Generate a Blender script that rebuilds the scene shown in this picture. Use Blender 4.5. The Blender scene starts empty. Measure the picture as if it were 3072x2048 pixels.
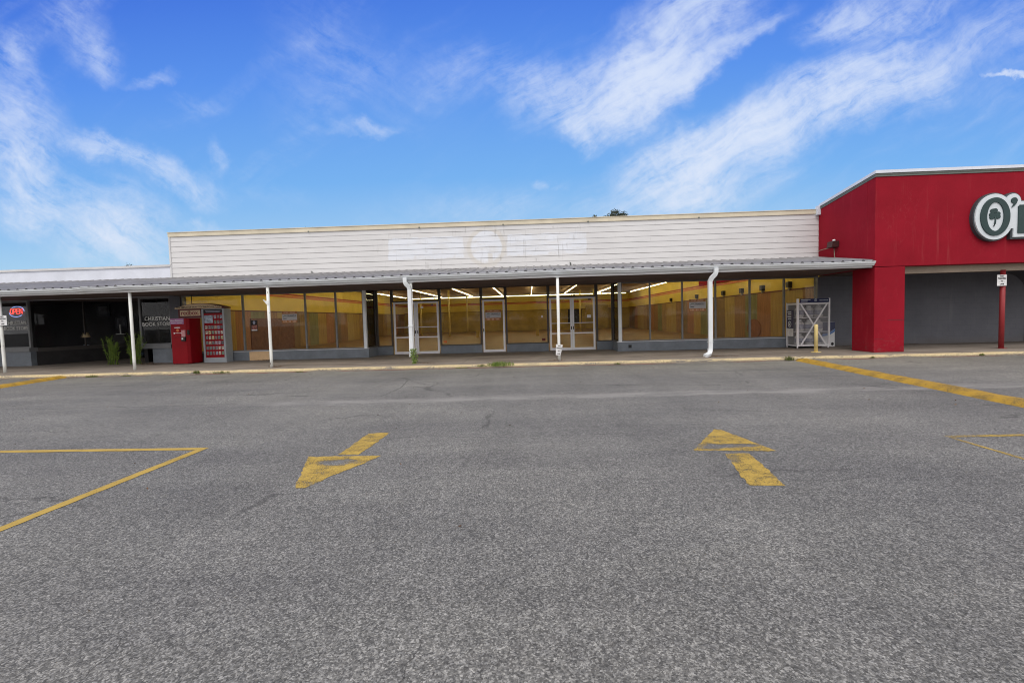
import bpy, bmesh, math, random
from mathutils import Vector, Matrix
R = math.radians
random.seed(7)
S = bpy.context.scene
col = S.collection

# ------------------------------------------------------------------ camera
cam_d = bpy.data.cameras.new('camera')
cam_d.sensor_fit = 'HORIZONTAL'; cam_d.sensor_width = 36.0; cam_d.lens = 16.139
cam_d.clip_start = 0.05; cam_d.clip_end = 3000
cam = bpy.data.objects.new('camera', cam_d); col.objects.link(cam)
cam.matrix_world = Matrix(((0.998910035, 0.025756886, 0.038927168, 0.0),
                           (0.037566954, 0.051338256, -0.997974502, 0.0),
                           (-0.027703169, 0.998349121, 0.050314692, 1.51888),
                           (0, 0, 0, 1)))
S.camera = cam
S.view_settings.view_transform = 'Standard'; S.view_settings.look = 'None'
S.view_settings.gamma = 1; S.view_settings.use_curve_mapping = False
S.view_settings.exposure = 0.0
S.cycles.use_denoising = True; S.cycles.filter_width = 1.05
S.cycles.max_bounces = 8; S.cycles.transparent_max_bounces = 24
S.cycles.sample_clamp_indirect = 4

# ------------------------------------------------------------------ node helpers
class NT:
    def __init__(s, tree): s.t = tree; s.n = tree.nodes; s.l = tree.links
    def new(s, ty, **kw):
        nd = s.n.new(ty)
        for k, v in kw.items(): setattr(nd, k, v)
        return nd
    def put(s, sock, v):
        if isinstance(v, bpy.types.NodeSocket): s.l.new(v, sock)
        else: sock.default_value = v
    def math(s, op, a, b=0.0, clamp=False):
        nd = s.new('ShaderNodeMath', operation=op); nd.use_clamp = clamp
        s.put(nd.inputs[0], a); s.put(nd.inputs[1], b); return nd.outputs[0]
    def maprange(s, v, a, b, c=0.0, d=1.0, smooth=True):
        nd = s.new('ShaderNodeMapRange', interpolation_type='SMOOTHSTEP' if smooth else 'LINEAR')
        s.put(nd.inputs[0], v)
        for i, x in enumerate((a, b, c, d)): s.put(nd.inputs[1 + i], x)
        return nd.outputs[0]
    def noise(s, vec, scale, detail=3.0, rough=0.5, dist=0.0, out=0):
        nd = s.new('ShaderNodeTexNoise'); s.put(nd.inputs['Vector'], vec)
        nd.inputs['Scale'].default_value = scale; nd.inputs['Detail'].default_value = detail
        nd.inputs['Roughness'].default_value = rough; nd.inputs['Distortion'].default_value = dist
        return nd.outputs[out]
    def mapping(s, vec, loc=(0, 0, 0), rot=(0, 0, 0), sc=(1, 1, 1), ty='POINT'):
        nd = s.new('ShaderNodeMapping', vector_type=ty); s.put(nd.inputs['Vector'], vec)
        nd.inputs['Location'].default_value = loc; nd.inputs['Rotation'].default_value = rot; nd.inputs['Scale'].default_value = sc
        return nd.outputs[0]
    def ramp(s, v, stops, interp='LINEAR'):
        nd = s.new('ShaderNodeValToRGB'); nd.color_ramp.interpolation = interp
        el = nd.color_ramp.elements
        while len(el) < len(stops): el.new(0.5)
        for e, (p, c) in zip(el, stops):
            e.position = p; e.color = (c[0], c[1], c[2], 1)
        s.put(nd.inputs[0], v); return nd.outputs[0]
    def mix(s, f, a, b, ty='MIX'):
        nd = s.new('ShaderNodeMix', data_type='RGBA', blend_type=ty); nd.clamp_factor = True
        s.put(nd.inputs[0], f)
        for i, v in ((6, a), (7, b)):
            if isinstance(v, bpy.types.NodeSocket): s.l.new(v, nd.inputs[i])
            else: nd.inputs[i].default_value = (v[0], v[1], v[2], 1)
        return nd.outputs[2]
    def vlen(s, v):
        nd = s.new('ShaderNodeVectorMath', operation='LENGTH'); s.put(nd.inputs[0], v); return nd.outputs[1]
    def comb(s, x, y, z):
        nd = s.new('ShaderNodeCombineXYZ')
        for i, v in enumerate((x, y, z)): s.put(nd.inputs[i], v)
        return nd.outputs[0]
    def sep(s, v):
        nd = s.new('ShaderNodeSeparateXYZ'); s.put(nd.inputs[0], v); return nd.outputs

# ------------------------------------------------------------------ world: blue sky with cirrus ahead, unseen bright overcast added behind and overhead as neutral fill
SUN_EL, SUN_AZ = R(55), R(196)
W = bpy.data.worlds.new('World'); S.world = W; W.use_nodes = True
W.node_tree.nodes.clear(); w = NT(W.node_tree)
tc = w.new('ShaderNodeTexCoord').outputs['Generated']
sx, sy, sz = w.sep(tc)
sky = w.new('ShaderNodeTexSky', sky_type='NISHITA'); sky.sun_disc = False
sky.sun_elevation = SUN_EL; sky.sun_rotation = SUN_AZ
sky.air_density = 1.0; sky.dust_density = 0.4; sky.ozone_density = 2.0
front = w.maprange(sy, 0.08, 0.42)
ysafe = w.math('MAXIMUM', sy, 0.08)
u = w.math('DIVIDE', sx, ysafe); v = w.math('DIVIDE', sz, ysafe)
vec = w.comb(u, v, 0.0)
wob = w.new('ShaderNodeTexNoise'); wob.inputs['Scale'].default_value = 5.0; wob.inputs['Detail'].default_value = 4
w.l.new(vec, wob.inputs['Vector'])
wob2 = w.new('ShaderNodeTexNoise'); wob2.inputs['Scale'].default_value = 15.0; wob2.inputs['Detail'].default_value = 6; wob2.inputs['Roughness'].default_value = .62
w.l.new(vec, wob2.inputs['Vector'])
wv = w.new('ShaderNodeVectorMath', operation='MULTIPLY_ADD')
w.l.new(wob.outputs['Color'], wv.inputs[0]); wv.inputs[1].default_value = (0.14, 0.12, 0.0)
sub = w.new('ShaderNodeVectorMath', operation='ADD'); w.l.new(vec, sub.inputs[0]); sub.inputs[1].default_value = (-0.105, -0.095, 0)
w.l.new(sub.outputs[0], wv.inputs[2])
wv2 = w.new('ShaderNodeVectorMath', operation='MULTIPLY_ADD')
w.l.new(wob2.outputs['Color'], wv2.inputs[0]); wv2.inputs[1].default_value = (0.07, 0.07, 0.0); w.l.new(wv.outputs[0], wv2.inputs[2])
vw = wv2.outputs[0]
CLOUDS = [(-1.14, 0.478, -0.817, 0.108, 0.062, 0.8), (-1.123, 0.375, -0.284, 0.081, 0.036, 0.85), (-0.942, 0.409, -0.447, 0.091, 0.019, 0.8), (-0.812, 0.346, -0.572, 0.093, 0.023, 0.75), (-0.704, 0.306, -0.327, 0.049, 0.027, 0.4), (-0.67, 0.378, -0.984, 0.035, 0.012, 0.35), (-1.129, 0.282, -0.214, 0.063, 0.036, 0.8), (-0.965, 0.245, -0.299, 0.164, 0.059, 0.7), (-0.878, 0.196, -0.433, 0.104, 0.04, 0.65), (-0.711, 0.224, -0.095, 0.046, 0.011, 0.45), (-1.12, 0.62, -1.023, 0.064, 0.023, 0.55), (-0.955, 0.662, -0.989, 0.092, 0.04, 0.42), (-0.92, 0.603, -1.118, 0.05, 0.027, 0.55), (-0.813, 0.547, 0.047, 0.045, 0.009, 0.5), (-0.719, 0.494, -0.233, 0.05, 0.010, 0.22), (-0.342, 0.42, -0.036, 0.068, 0.01, 0.6), (-0.354, 0.569, -0.647, 0.192, 0.052, 0.22), (-0.456, 0.519, -1.264, 0.102, 0.057, 0.18), (-0.126, 0.533, 0.343, 0.089, 0.04, 0.45), (0.281, 0.555, 0.559, 0.179, 0.066, 0.75), (0.08, 0.467, 0.009, 0.117, 0.057, 0.6), (0.106, 0.394, -0.808, 0.041, 0.025, 0.7), (0.24, 0.448, 0.568, 0.107, 0.042, 0.85), (0.272, 0.525, 0.345, 0.092, 0.057, 0.7), (0.368, 0.639, 0.164, 0.069, 0.047, 0.5), (0.456, 0.575, 0.509, 0.098, 0.019, 0.45), (0.362, 0.512, 0.603, 0.079, 0.023, 0.4), (0.662, 0.599, 0.328, 0.083, 0.032, 0.6), (0.778, 0.602, 0.281, 0.131, 0.032, 0.5), (0.369, 0.344, 0.297, 0.172, 0.049, 0.8), (0.597, 0.428, 0.323, 0.186, 0.055, 0.85), (0.844, 0.514, 0.289, 0.195, 0.042, 0.55), (0.378, 0.29, 0.378, 0.157, 0.066, 0.6), (0.738, 0.428, 0.271, 0.136, 0.038, 0.35), (0.314, 0.245, 0.128, 0.162, 0.04, 0.45), (0.051, 0.287, -0.039, 0.03, 0.008, 0.5), (0.996, 0.473, -0.081, 0.05, 0.005, 0.7), (-0.551, 0.277, -0.242, 0.077, 0.013, 0.12), (-0.104, 0.233, -0.012, 0.206, 0.028, 0.2)]
total = None
for (cx, cy, an, lx, ly, amp) in CLOUDS:
    if cx < -.6: amp *= .64
    elif cx < .06: amp *= .55
    else: ly *= .80; amp *= .95
    m = w.mapping(vw, (cx, cy, 0), (0, 0, an), (lx * 1.45, ly * 2.1, 1), 'TEXTURE')
    b = w.maprange(w.vlen(m), 1.15, 0.0, 0.0, amp * 1.1)
    total = b if total is None else w.math('ADD', total, b)
# wispy fibres: combed down to the right on one side, up to the right on the other
wq = w.new('ShaderNodeVectorMath', operation='MULTIPLY_ADD'); w.l.new(wob.outputs['Color'], wq.inputs[0]); wq.inputs[1].default_value = (0.09, 0.09, 0); w.l.new(vec, wq.inputs[2])
wa = w.mapping(w.mapping(wq.outputs[0], rot=(0, 0, 0.55)), sc=(2.6, 11, 1)); wb = w.mapping(w.mapping(wq.outputs[0], rot=(0, 0, -0.52)), sc=(2.2, 12, 1))
fa = w.noise(wa, 2.3, 9, 0.66, 0.25); fb_ = w.noise(wb, 2.3, 9, 0.66, 0.25)
side = w.maprange(u, -0.40, 0.02)
fib = w.math('ADD', w.math('MULTIPLY', fa, w.math('SUBTRACT', 1.0, side)), w.math('MULTIPLY', fb_, side))
puf = w.noise(wq.outputs[0], 30, 8, 0.68, 0.2)
tex = w.math('ADD', w.math('MULTIPLY', fib, 0.70), w.math('MULTIPLY', puf, 0.38))
tex = w.maprange(tex, 0.40, 0.70, 0.0, 1.2, smooth=False)
dens = w.math('ADD', w.math('MULTIPLY', total, tex), w.math('MULTIPLY', w.math('MULTIPLY', total, total), 0.24))
cl = w.math('SUBTRACT', 1.0, w.math('EXPONENT', w.math('MULTIPLY', dens, -1.45)))
veil = w.math('MULTIPLY', w.maprange(w.noise(wb, 0.5, 5, 0.6), 0.48, 0.8), w.math('MULTIPLY', tex, 0.30))
cl = w.math('MULTIPLY', w.math('ADD', cl, veil), 0.92, clamp=True)
blue = w.ramp(w.maprange(v, 0.0, 0.8, smooth=False), [(0.0, (0.53, 0.74, 0.89)), (0.16, (0.40, 0.65, 0.885)), (0.38, (0.19, 0.46, 0.90)), (0.66, (0.105, 0.30, 0.87)), (0.9, (0.060, 0.19, 0.77)), (1.0, (0.05, 0.165, 0.70))])
nis = w.mix(1.0, sky.outputs[0], (0.09, 0.09, 0.09), 'MULTIPLY')
blue = w.mix(0.06, blue, nis)
white = w.ramp(w.maprange(v, 0.05, 0.7, smooth=False), [(0, (0.80, 0.83, 0.94)), (0.5, (0.80, 0.86, 0.98)), (1, (0.66, 0.77, 0.97))])
ahead = w.mix(cl, blue, white)
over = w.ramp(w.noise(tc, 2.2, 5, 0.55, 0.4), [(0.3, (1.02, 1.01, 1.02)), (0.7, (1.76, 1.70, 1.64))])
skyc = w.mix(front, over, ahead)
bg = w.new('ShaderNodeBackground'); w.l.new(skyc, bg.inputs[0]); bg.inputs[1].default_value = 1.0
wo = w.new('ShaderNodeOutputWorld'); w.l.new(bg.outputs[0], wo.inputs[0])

# ------------------------------------------------------------------ sun behind thin cloud
sd = bpy.data.lights.new('sun', 'SUN'); sd.energy = 1.3; sd.angle = R(24); sd.color = (1, 0.95, 0.89)
sun = bpy.data.objects.new('sun', sd); col.objects.link(sun)
sdir = Vector((math.sin(SUN_AZ) * math.cos(SUN_EL), math.cos(SUN_AZ) * math.cos(SUN_EL), math.sin(SUN_EL)))
sun.rotation_euler = sdir.to_track_quat('Z', 'Y').to_euler()

# ------------------------------------------------------------------ object helpers
def tag(o, label=None, cat=None, group=None, kind=None):
    if label: o['label'] = label
    if cat: o['category'] = cat
    if group: o['group'] = group
    if kind: o['kind'] = kind
    return o
def thing(name, loc, label, cat, group=None, rz=0.0):
    o = bpy.data.objects.new(name, None); col.objects.link(o); o.location = loc; o.rotation_euler = (0, 0, rz)
    o.empty_display_size = 0.2
    return tag(o, label, cat, group)
def copy_tree(o, loc=None, rz=None, label=None, parent=None):
    c = o.copy(); col.objects.link(c)
    if parent is not None: c.parent = parent
    if loc is not None: c.location = loc
    if rz is not None: c.rotation_euler = (0, 0, rz)
    if label: c['label'] = label
    for ch in list(o.children): copy_tree(ch, parent=c)
    return c
def origin(o):
    p = Vector((0, 0, 0))
    while o is not None: p += o.location; o = o.parent
    return p

class MB:
    """collects shapes in world coordinates"""
    def __init__(s): s.bm = bmesh.new()
    def quad(s, *pts):
        s.bm.faces.new([s.bm.verts.new(p) for p in pts]); return s
    def box(s, x0, x1, y0, y1, z0, z1):
        V = [s.bm.verts.new((x, y, z)) for x in (x0, x1) for y in (y0, y1) for z in (z0, z1)]
        for f in ((0, 1, 3, 2), (4, 6, 7, 5), (0, 4, 5, 1), (2, 3, 7, 6), (0, 2, 6, 4), (1, 5, 7, 3)):
            s.bm.faces.new([V[i] for i in f])
        return s
    def bar(s, a, b, wd, dp, up=(0, 1, 0)):
        a = Vector(a); b = Vector(b); d = (b - a).normalized(); u_ = Vector(up)
        s_ = d.cross(u_).normalized() * wd / 2; t_ = d.cross(s_).normalized() * dp / 2
        V = [s.bm.verts.new(p + i * s_ + j * t_) for p in (a, b) for i, j in ((-1, -1), (1, -1), (1, 1), (-1, 1))]
        for f in ((0, 1, 2, 3), (7, 6, 5, 4), (0, 4, 5, 1), (1, 5, 6, 2), (2, 6, 7, 3), (3, 7, 4, 0)):
            s.bm.faces.new([V[i] for i in f])
        return s
    def prism(s, pts, d):
        """closed polygon (list of 3D points) extruded by vector d"""
        d = Vector(d); A = [s.bm.verts.new(p) for p in pts]; B = [s.bm.verts.new(Vector(p) + d) for p in pts]
        n = len(pts)
        s.bm.faces.new(A); s.bm.faces.new(B[::-1])
        for i in range(n): s.bm.faces.new((A[i], B[i], B[(i + 1) % n], A[(i + 1) % n]))
        return s
    def tube(s, path, r, n=12, caps=True, rr=None):
        path = [Vector(p) for p in path]; rings = []
        for i, p in enumerate(path):
            d = (path[min(i + 1, len(path) - 1)] - path[max(i - 1, 0)]).normalized()
            a = d.cross(Vector((0, 0, 1)) if abs(d.z) < .95 else Vector((1, 0, 0))).normalized(); b = d.cross(a)
            ri = rr[i] if rr else r
            rings.append([s.bm.verts.new(p + (a * math.cos(2 * math.pi * k / n) + b * math.sin(2 * math.pi * k / n)) * ri) for k in range(n)])
        for q, t in zip(rings, rings[1:]):
            for k in range(n):
                f = s.bm.faces.new((q[k], q[(k + 1) % n], t[(k + 1) % n], t[k])); f.smooth = True
        if caps and n > 2:
            s.bm.faces.new(rings[0][::-1]); s.bm.faces.new(rings[-1])
        return s
    def lathe(s, c, prof, n=20):
        """prof: list of (r, z)"""
        rings = [[s.bm.verts.new((c[0] + r * math.cos(2 * math.pi * k / n), c[1] + r * math.sin(2 * math.pi * k / n), c[2] + z)) for k in range(n)] for r, z in prof]
        for q, t in zip(rings, rings[1:]):
            for k in range(n):
                f = s.bm.faces.new((q[k], q[(k + 1) % n], t[(k + 1) % n], t[k])); f.smooth = True
        s.bm.faces.new(rings[0][::-1]); s.bm.faces.new(rings[-1])
        return s
    def build(s, name, mat, parent=None, bevel=0.0, recalc=True):
        if recalc: bmesh.ops.recalc_face_normals(s.bm, faces=s.bm.faces)
        me = bpy.data.meshes.new(name)
        off = origin(parent) if parent is not None else Vector((0, 0, 0))
        if off.length > 0: bmesh.ops.translate(s.bm, verts=s.bm.verts, vec=-off)
        s.bm.to_mesh(me); s.bm.free()
        o = bpy.data.objects.new(name, me); col.objects.link(o)
        if mat is not None:
            for m in (mat if isinstance(mat, (list, tuple)) else [mat]): me.materials.append(m)
        if parent is not None: o.parent = parent
        if bevel > 0:
            b = o.modifiers.new('bevel', 'BEVEL'); b.width = bevel; b.segments = 2; b.limit_method = 'ANGLE'; b.angle_limit = R(40)
        return o

def text(name, body, size, loc, mat, parent, sx_=1.0, rz=0.0, tilt=90.0, thick=0.0015, bold=0.0, align='CENTER', shear=0.0, spacing=1.0, tip=0.0):
    c = bpy.data.curves.new('lettering', 'FONT'); c.body = body; c.size = size; c.extrude = thick; c.offset = bold
    c.align_x = align; c.align_y = 'CENTER'; c.shear = shear; c.space_character = spacing; c.space_line = 0.95; c.resolution_u = 4
    t = bpy.data.objects.new('lettering', c); col.objects.link(t)
    bpy.context.view_layer.update()
    me = bpy.data.meshes.new_from_object(t.evaluated_get(bpy.context.evaluated_depsgraph_get()))
    bpy.data.objects.remove(t); bpy.data.curves.remove(c)
    M = Matrix.Translation(Vector(loc) - origin(parent)) @ Matrix.Rotation(rz, 4, 'Z') @ Matrix.Rotation(R(tilt), 4, 'X') @ Matrix.Rotation(tip, 4, 'Z') @ Matrix.Diagonal((sx_, 1, 1, 1))
    me.transform(M); me.name = name; me.materials.clear(); me.materials.append(mat)
    o = bpy.data.objects.new(name, me); col.objects.link(o); o.parent = parent
    return o

# ------------------------------------------------------------------ materials
def mat(name):
    m = bpy.data.materials.new(name); m.use_nodes = True; m.node_tree.nodes.clear()
    n = NT(m.node_tree); out = n.new('ShaderNodeOutputMaterial'); return m, n, out
def principled(n, out, colr, rough=0.6, metal=0.0, spec=0.5, bump=None, bstr=0.2, bdist=0.01):
    b = n.new('ShaderNodeBsdfPrincipled')
    if isinstance(colr, bpy.types.NodeSocket): n.l.new(colr, b.inputs['Base Color'])
    else: b.inputs['Base Color'].default_value = (*colr, 1)
    n.put(b.inputs['Roughness'], rough); b.inputs['Metallic'].default_value = metal
    b.inputs['Specular IOR Level'].default_value = spec
    if bump is not None:
        bp = n.new('ShaderNodeBump'); bp.inputs['Strength'].default_value = bstr; bp.inputs['Distance'].default_value = bdist
        n.l.new(bump, bp.inputs['Height']); n.l.new(bp.outputs[0], b.inputs['Normal'])
    if out is not None: n.l.new(b.outputs[0], out.inputs[0])
    return b
def simple(name, c, rough=0.6, var=0.12, scale=4.0, metal=0.0, spec=0.4, bstr=0.0, fine=60.0):
    """paint-like surface with broad tonal drift and fine grain"""
    m, n, out = mat(name)
    p = n.new('ShaderNodeTexCoord').outputs['Object']
    a = n.noise(p, scale, 5, 0.6); f = n.noise(p, fine, 3, 0.6)
    k = n.math('ADD', n.math('MULTIPLY', a, 0.7), n.math('MULTIPLY', f, 0.3))
    lo = tuple(x * (1 - var * 1.6) for x in c); hi = tuple(min(1, x * (1 + var * 1.2)) for x in c)
    cc = n.ramp(k, [(0.3, lo), (0.7, hi)])
    principled(n, out, cc, rough, metal, spec, bump=f if bstr else None, bstr=bstr, bdist=0.004)
    return m
def emit(name, c, st):
    m, n, out = mat(name); e = n.new('ShaderNodeEmission'); e.inputs[0].default_value = (*c, 1); e.inputs[1].default_value = st
    n.l.new(e.outputs[0], out.inputs[0]); return m
def glass(name, tint=(0.97, 0.965, 0.94), rough=0.0, dirt=0.03):
    m, n, out = mat(name)
    tr = n.new('ShaderNodeBsdfTransparent'); tr.inputs[0].default_value = (*tint, 1)
    gl = n.new('ShaderNodeBsdfGlossy'); gl.inputs['Roughness'].default_value = rough
    fr = n.new('ShaderNodeLayerWeight'); fr.inputs[0].default_value = 0.165
    mx = n.new('ShaderNodeMixShader'); n.l.new(n.math('MULTIPLY', fr.outputs['Fresnel'], 1.3, True), mx.inputs[0])
    n.l.new(tr.outputs[0], mx.inputs[1]); n.l.new(gl.outputs[0], mx.inputs[2])
    df = n.new('ShaderNodeBsdfDiffuse'); df.inputs[0].default_value = (.55, .52, .47, 1)
    p = n.new('ShaderNodeTexCoord').outputs['Object']
    d = n.math('MULTIPLY', n.maprange(n.noise(n.mapping(p, sc=(1, 1, .35)), 1.7, 6, 0.65, 0.6), 0.35, 0.8), dirt)
    m2 = n.new('ShaderNodeMixShader'); n.l.new(d, m2.inputs[0]); n.l.new(mx.outputs[0], m2.inputs[1]); n.l.new(df.outputs[0], m2.inputs[2])
    n.l.new(m2.outputs[0], out.inputs[0]); return m

def make_asphalt():
    m, n, out = mat('asphalt')
    p = n.new('ShaderNodeTexCoord').outputs['Object']
    px, py, pz = n.sep(p)
    vo = n.new('ShaderNodeTexVoronoi', feature='F1'); vo.inputs['Scale'].default_value = 125; n.l.new(p, vo.inputs['Vector'])
    vo2 = n.new('ShaderNodeTexVoronoi', feature='F1'); vo2.inputs['Scale'].default_value = 64; n.l.new(p, vo2.inputs['Vector'])
    r1 = n.sep(vo.outputs['Color'])[0]; r2 = n.sep(vo2.outputs['Color'])[1]
    grit = n.noise(p, 78, 5, 0.75)
    clump = n.noise(p, 15, 5, 0.7)
    stone = n.ramp(n.math('ADD', n.math('MULTIPLY', r1, .55), n.math('MULTIPLY', grit, .55)),
                   [(0.22, (.074, .072, .0645)), (0.48, (.132, .1285, .1165)), (0.66, (.192, .187, .170)), (0.86, (.335, .327, .299))])
    big = n.ramp(n.math('ADD', n.math('MULTIPLY', r2, .5), n.math('MULTIPLY', clump, .5)), [(0.3, (.76, .76, .77)), (0.7, (1.22, 1.21, 1.20))])
    c = n.mix(1.0, stone, big, 'MULTIPLY')
    # broad worn / stained patches
    b1 = n.noise(p, 0.35, 5, 0.6, 0.4); b2 = n.noise(n.mapping(p, sc=(.25, 1, 1)), 0.9, 5, 0.65)
    c = n.mix(1.0, c, n.ramp(b1, [(0.3, (.87, .87, .88)), (0.7, (1.12, 1.11, 1.09))]), 'MULTIPLY')
    c = n.mix(1.0, c, n.ramp(b2, [(0.36, (.84, .84, .85)), (0.62, (1.08, 1.08, 1.07))]), 'MULTIPLY')
    pt = n.new('ShaderNodeTexVoronoi', feature='F1'); pt.inputs['Scale'].default_value = .16; n.l.new(n.mapping(p, sc=(.6, 1.6, 1)), pt.inputs['Vector'])
    c = n.mix(1.0, c, n.ramp(n.sep(pt.outputs['Color'])[0], [(0, (.95, .95, .96)), (1, (1.05, 1.05, 1.04))]), 'MULTIPLY')
    b3 = n.noise(n.mapping(p, sc=(1.1, .14, 1)), 1.0, 4, .6, .3)
    c = n.mix(1.0, c, n.ramp(b3, [(0.35, (.92, .92, .92)), (0.6, (1.05, 1.05, 1.05))]), 'MULTIPLY')
    # pale run-off streak that follows the low line of the lot
    wv = n.noise(n.comb(n.math('MULTIPLY', px, .45), 0.0, 0.0), 1.0, 4, 0.6)
    cy = n.math('ADD', 8.27, n.math('ADD', n.math('MULTIPLY', px, .025), n.math('MULTIPLY', wv, .45)))
    wd = n.math('ADD', 0.06, n.math('MULTIPLY', n.noise(n.comb(px, 3.0, 0.0), 0.7, 3, 0.5), 0.42))
    ds = n.math('DIVIDE', n.math('ABSOLUTE', n.math('SUBTRACT', py, cy)), wd)
    st = n.maprange(n.math('ADD', ds, n.math('MULTIPLY', n.noise(p, 7, 5, .7), .9)), 1.7, 0.75)
    st = n.math('MULTIPLY', st, n.maprange(px, -5.9, -4.4)); st = n.math('MULTIPLY', st, n.maprange(n.noise(n.mapping(p, sc=(.7, 2.5, 1)), 1.3, 5, .7), .38, .62, .18, .85))
    c = n.mix(st, c, n.mix(grit, (.18, .168, .15), (.36, .345, .315)))
    # wandering cracks
    dv = n.new('ShaderNodeTexNoise'); dv.inputs['Scale'].default_value = 1.4; dv.inputs['Detail'].default_value = 6; dv.inputs['Roughness'].default_value = .65; n.l.new(p, dv.inputs['Vector'])
    wp_ = n.new('ShaderNodeVectorMath', operation='MULTIPLY_ADD'); n.l.new(dv.outputs['Color'], wp_.inputs[0]); wp_.inputs[1].default_value = (.7, .7, 0); n.l.new(p, wp_.inputs[2])
    ck = n.new('ShaderNodeTexVoronoi', feature='DISTANCE_TO_EDGE'); ck.inputs['Scale'].default_value = 0.30; n.l.new(n.mapping(wp_.outputs[0], sc=(.55, 1.25, 1)), ck.inputs['Vector'])
    crack = n.math('MULTIPLY', n.maprange(ck.outputs['Distance'], 0.0075, 0.001), n.maprange(n.noise(p, .55, 3, .5), .47, .56))
    # hand-placed cracks: distance to short segments
    wob = n.new('ShaderNodeVectorMath', operation='MULTIPLY_ADD'); dn = n.new('ShaderNodeTexNoise'); dn.inputs['Scale'].default_value = 9; dn.inputs['Detail'].default_value = 4; n.l.new(p, dn.inputs['Vector'])
    n.l.new(dn.outputs['Color'], wob.inputs[0]); wob.inputs[1].default_value = (.10, .10, 0); n.l.new(p, wob.inputs[2])
    PATHS = [([(-10.4, 8.5), (-8.9, 8.33), (-8.05, 8.48), (-7.6, 8.3), (-5.6, 8.47)], .022), ([(-1.83, 5.67), (-1.5, 5.77), (-1.4, 5.85), (-.95, 5.72), (-.25, 5.67), (1.2, 5.75)], .010),
             ([(-.56, 1.70), (-.57, 1.86), (-.56, 1.92), (-.53, 1.98), (-.54, 2.06)], .006), ([(-1.92, 1.75), (-1.95, 1.9), (-1.98, 2.06)], .006), ([(-3.0, 9.0), (-2.9, 10.1), (-3.1, 11.4), (-2.2, 10.2)], .02),
             ([(-10.1, 12.2), (-9.8, 13.0), (-9.3, 13.7)], .03), ([(-13.6, 11.3), (-9.5, 11.6), (-7.0, 12.0)], .02), ([(2.0, 4.1), (2.6, 4.0), (3.2, 4.15)], .007), ([(3.9, 11.9), (9.6, 11.5), (13, 11.8)], .02)]
    seg = None
    for pth, ww in PATHS:
        for a, b in zip(pth, pth[1:]):
            L = math.hypot(b[0] - a[0], b[1] - a[1]); an = math.atan2(b[1] - a[1], b[0] - a[0])
            q = n.mapping(wob.outputs[0], ((a[0] + b[0]) / 2 + .05, (a[1] + b[1]) / 2 + .05, 0), (0, 0, an), (1, 1, 1), 'TEXTURE')
            qx, qy, _ = n.sep(q)
            dx = n.math('MAXIMUM', n.math('SUBTRACT', n.math('ABSOLUTE', qx), L / 2), 0.0)
            d_ = n.math('ADD', dx, n.math('ABSOLUTE', qy))
            k_ = n.maprange(d_, ww, ww * .25)
            seg = k_ if seg is None else n.math('MAXIMUM', seg, k_)
    seg = n.math('MULTIPLY', seg, 0.62)
    crack = n.math('MAXIMUM', n.math('MULTIPLY', crack, .5), seg)
    c = n.mix(crack, c, (.036, .034, .031))
    # dark oil and tyre blots
    oil = n.math('MULTIPLY', n.maprange(n.noise(n.mapping(p, sc=(.5, 1.6, 1)), 1.1, 4, .6), .66, .75), .5)
    c = n.mix(oil, c, (.06, .058, .057))
    h = n.math('ADD', n.math('MULTIPLY', vo.outputs['Distance'], -.6), grit)
    principled(n, out, c, 0.85, 0, .25, bump=h, bstr=.5, bdist=.004)
    return m
M = {}
M['asphalt'] = make_asphalt()

def paint(name, c, wear=0.5, big=3.0, solid=0.0, under=None, worn=()):
    """worn road paint: bare asphalt shows between the grains and in rubbed patches"""
    m, n, out = mat(name)
    p = n.new('ShaderNodeTexCoord').outputs['Object']
    g = n.noise(p, 105, 5, .78); a = n.noise(p, big, 5, .68, .5)
    cc = n.ramp(n.math('ADD', n.math('MULTIPLY', g, .6), n.math('MULTIPLY', a, .4)), [(0.3, tuple(x * .62 for x in c)), (0.55, c), (0.75, tuple(min(1, x * 1.15) for x in c))])
    b = principled(n, None, cc, .7, 0, .3, bump=g, bstr=.5, bdist=.004)
    k = n.math('ADD', n.math('MULTIPLY', g, .66), n.math('MULTIPLY', a, .34))
    for (x, y, rx, ry, st) in worn:
        d = n.vlen(n.comb(n.math('DIVIDE', n.math('SUBTRACT', n.sep(p)[0], x), rx), n.math('DIVIDE', n.math('SUBTRACT', n.sep(p)[1], y), ry), 0.0))
        k = n.math('SUBTRACT', k, n.maprange(d, 1.15, .5, 0.0, st))
    al = n.maprange(k, wear - .07, wear + .045)
    al = n.math('MAXIMUM', al, solid)
    if under is None: tr = n.new('ShaderNodeBsdfTransparent')
    else: tr = principled(n, None, n.ramp(g, [(.3, tuple(x * .6 for x in under)), (.7, tuple(x * 1.4 for x in under))]), .85, 0, .3, bump=g, bstr=.5, bdist=.005)
    mx = n.new('ShaderNodeMixShader')
    n.l.new(al, mx.inputs[0]); n.l.new(tr.outputs[0], mx.inputs[1]); n.l.new(b.outputs[0], mx.inputs[2]); n.l.new(mx.outputs[0], out.inputs[0])
    return m
YEL = (.47, .315, .062)
M['arrow_paint'] = paint('worn yellow arrow paint', YEL, .468, 4.5, worn=((-2.06, 4.74, .30, .12, .115), (1.97, 5.10, .20, .14, .10), (2.25, 5.12, .32, .09, .10), (2.0, 4.7, .12, .25, .05)))
M['line_paint'] = paint('yellow line paint', YEL, .41, 2.2, .12)
M['thin_paint'] = paint('faded yellow line paint', YEL, .50, 1.6)

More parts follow.
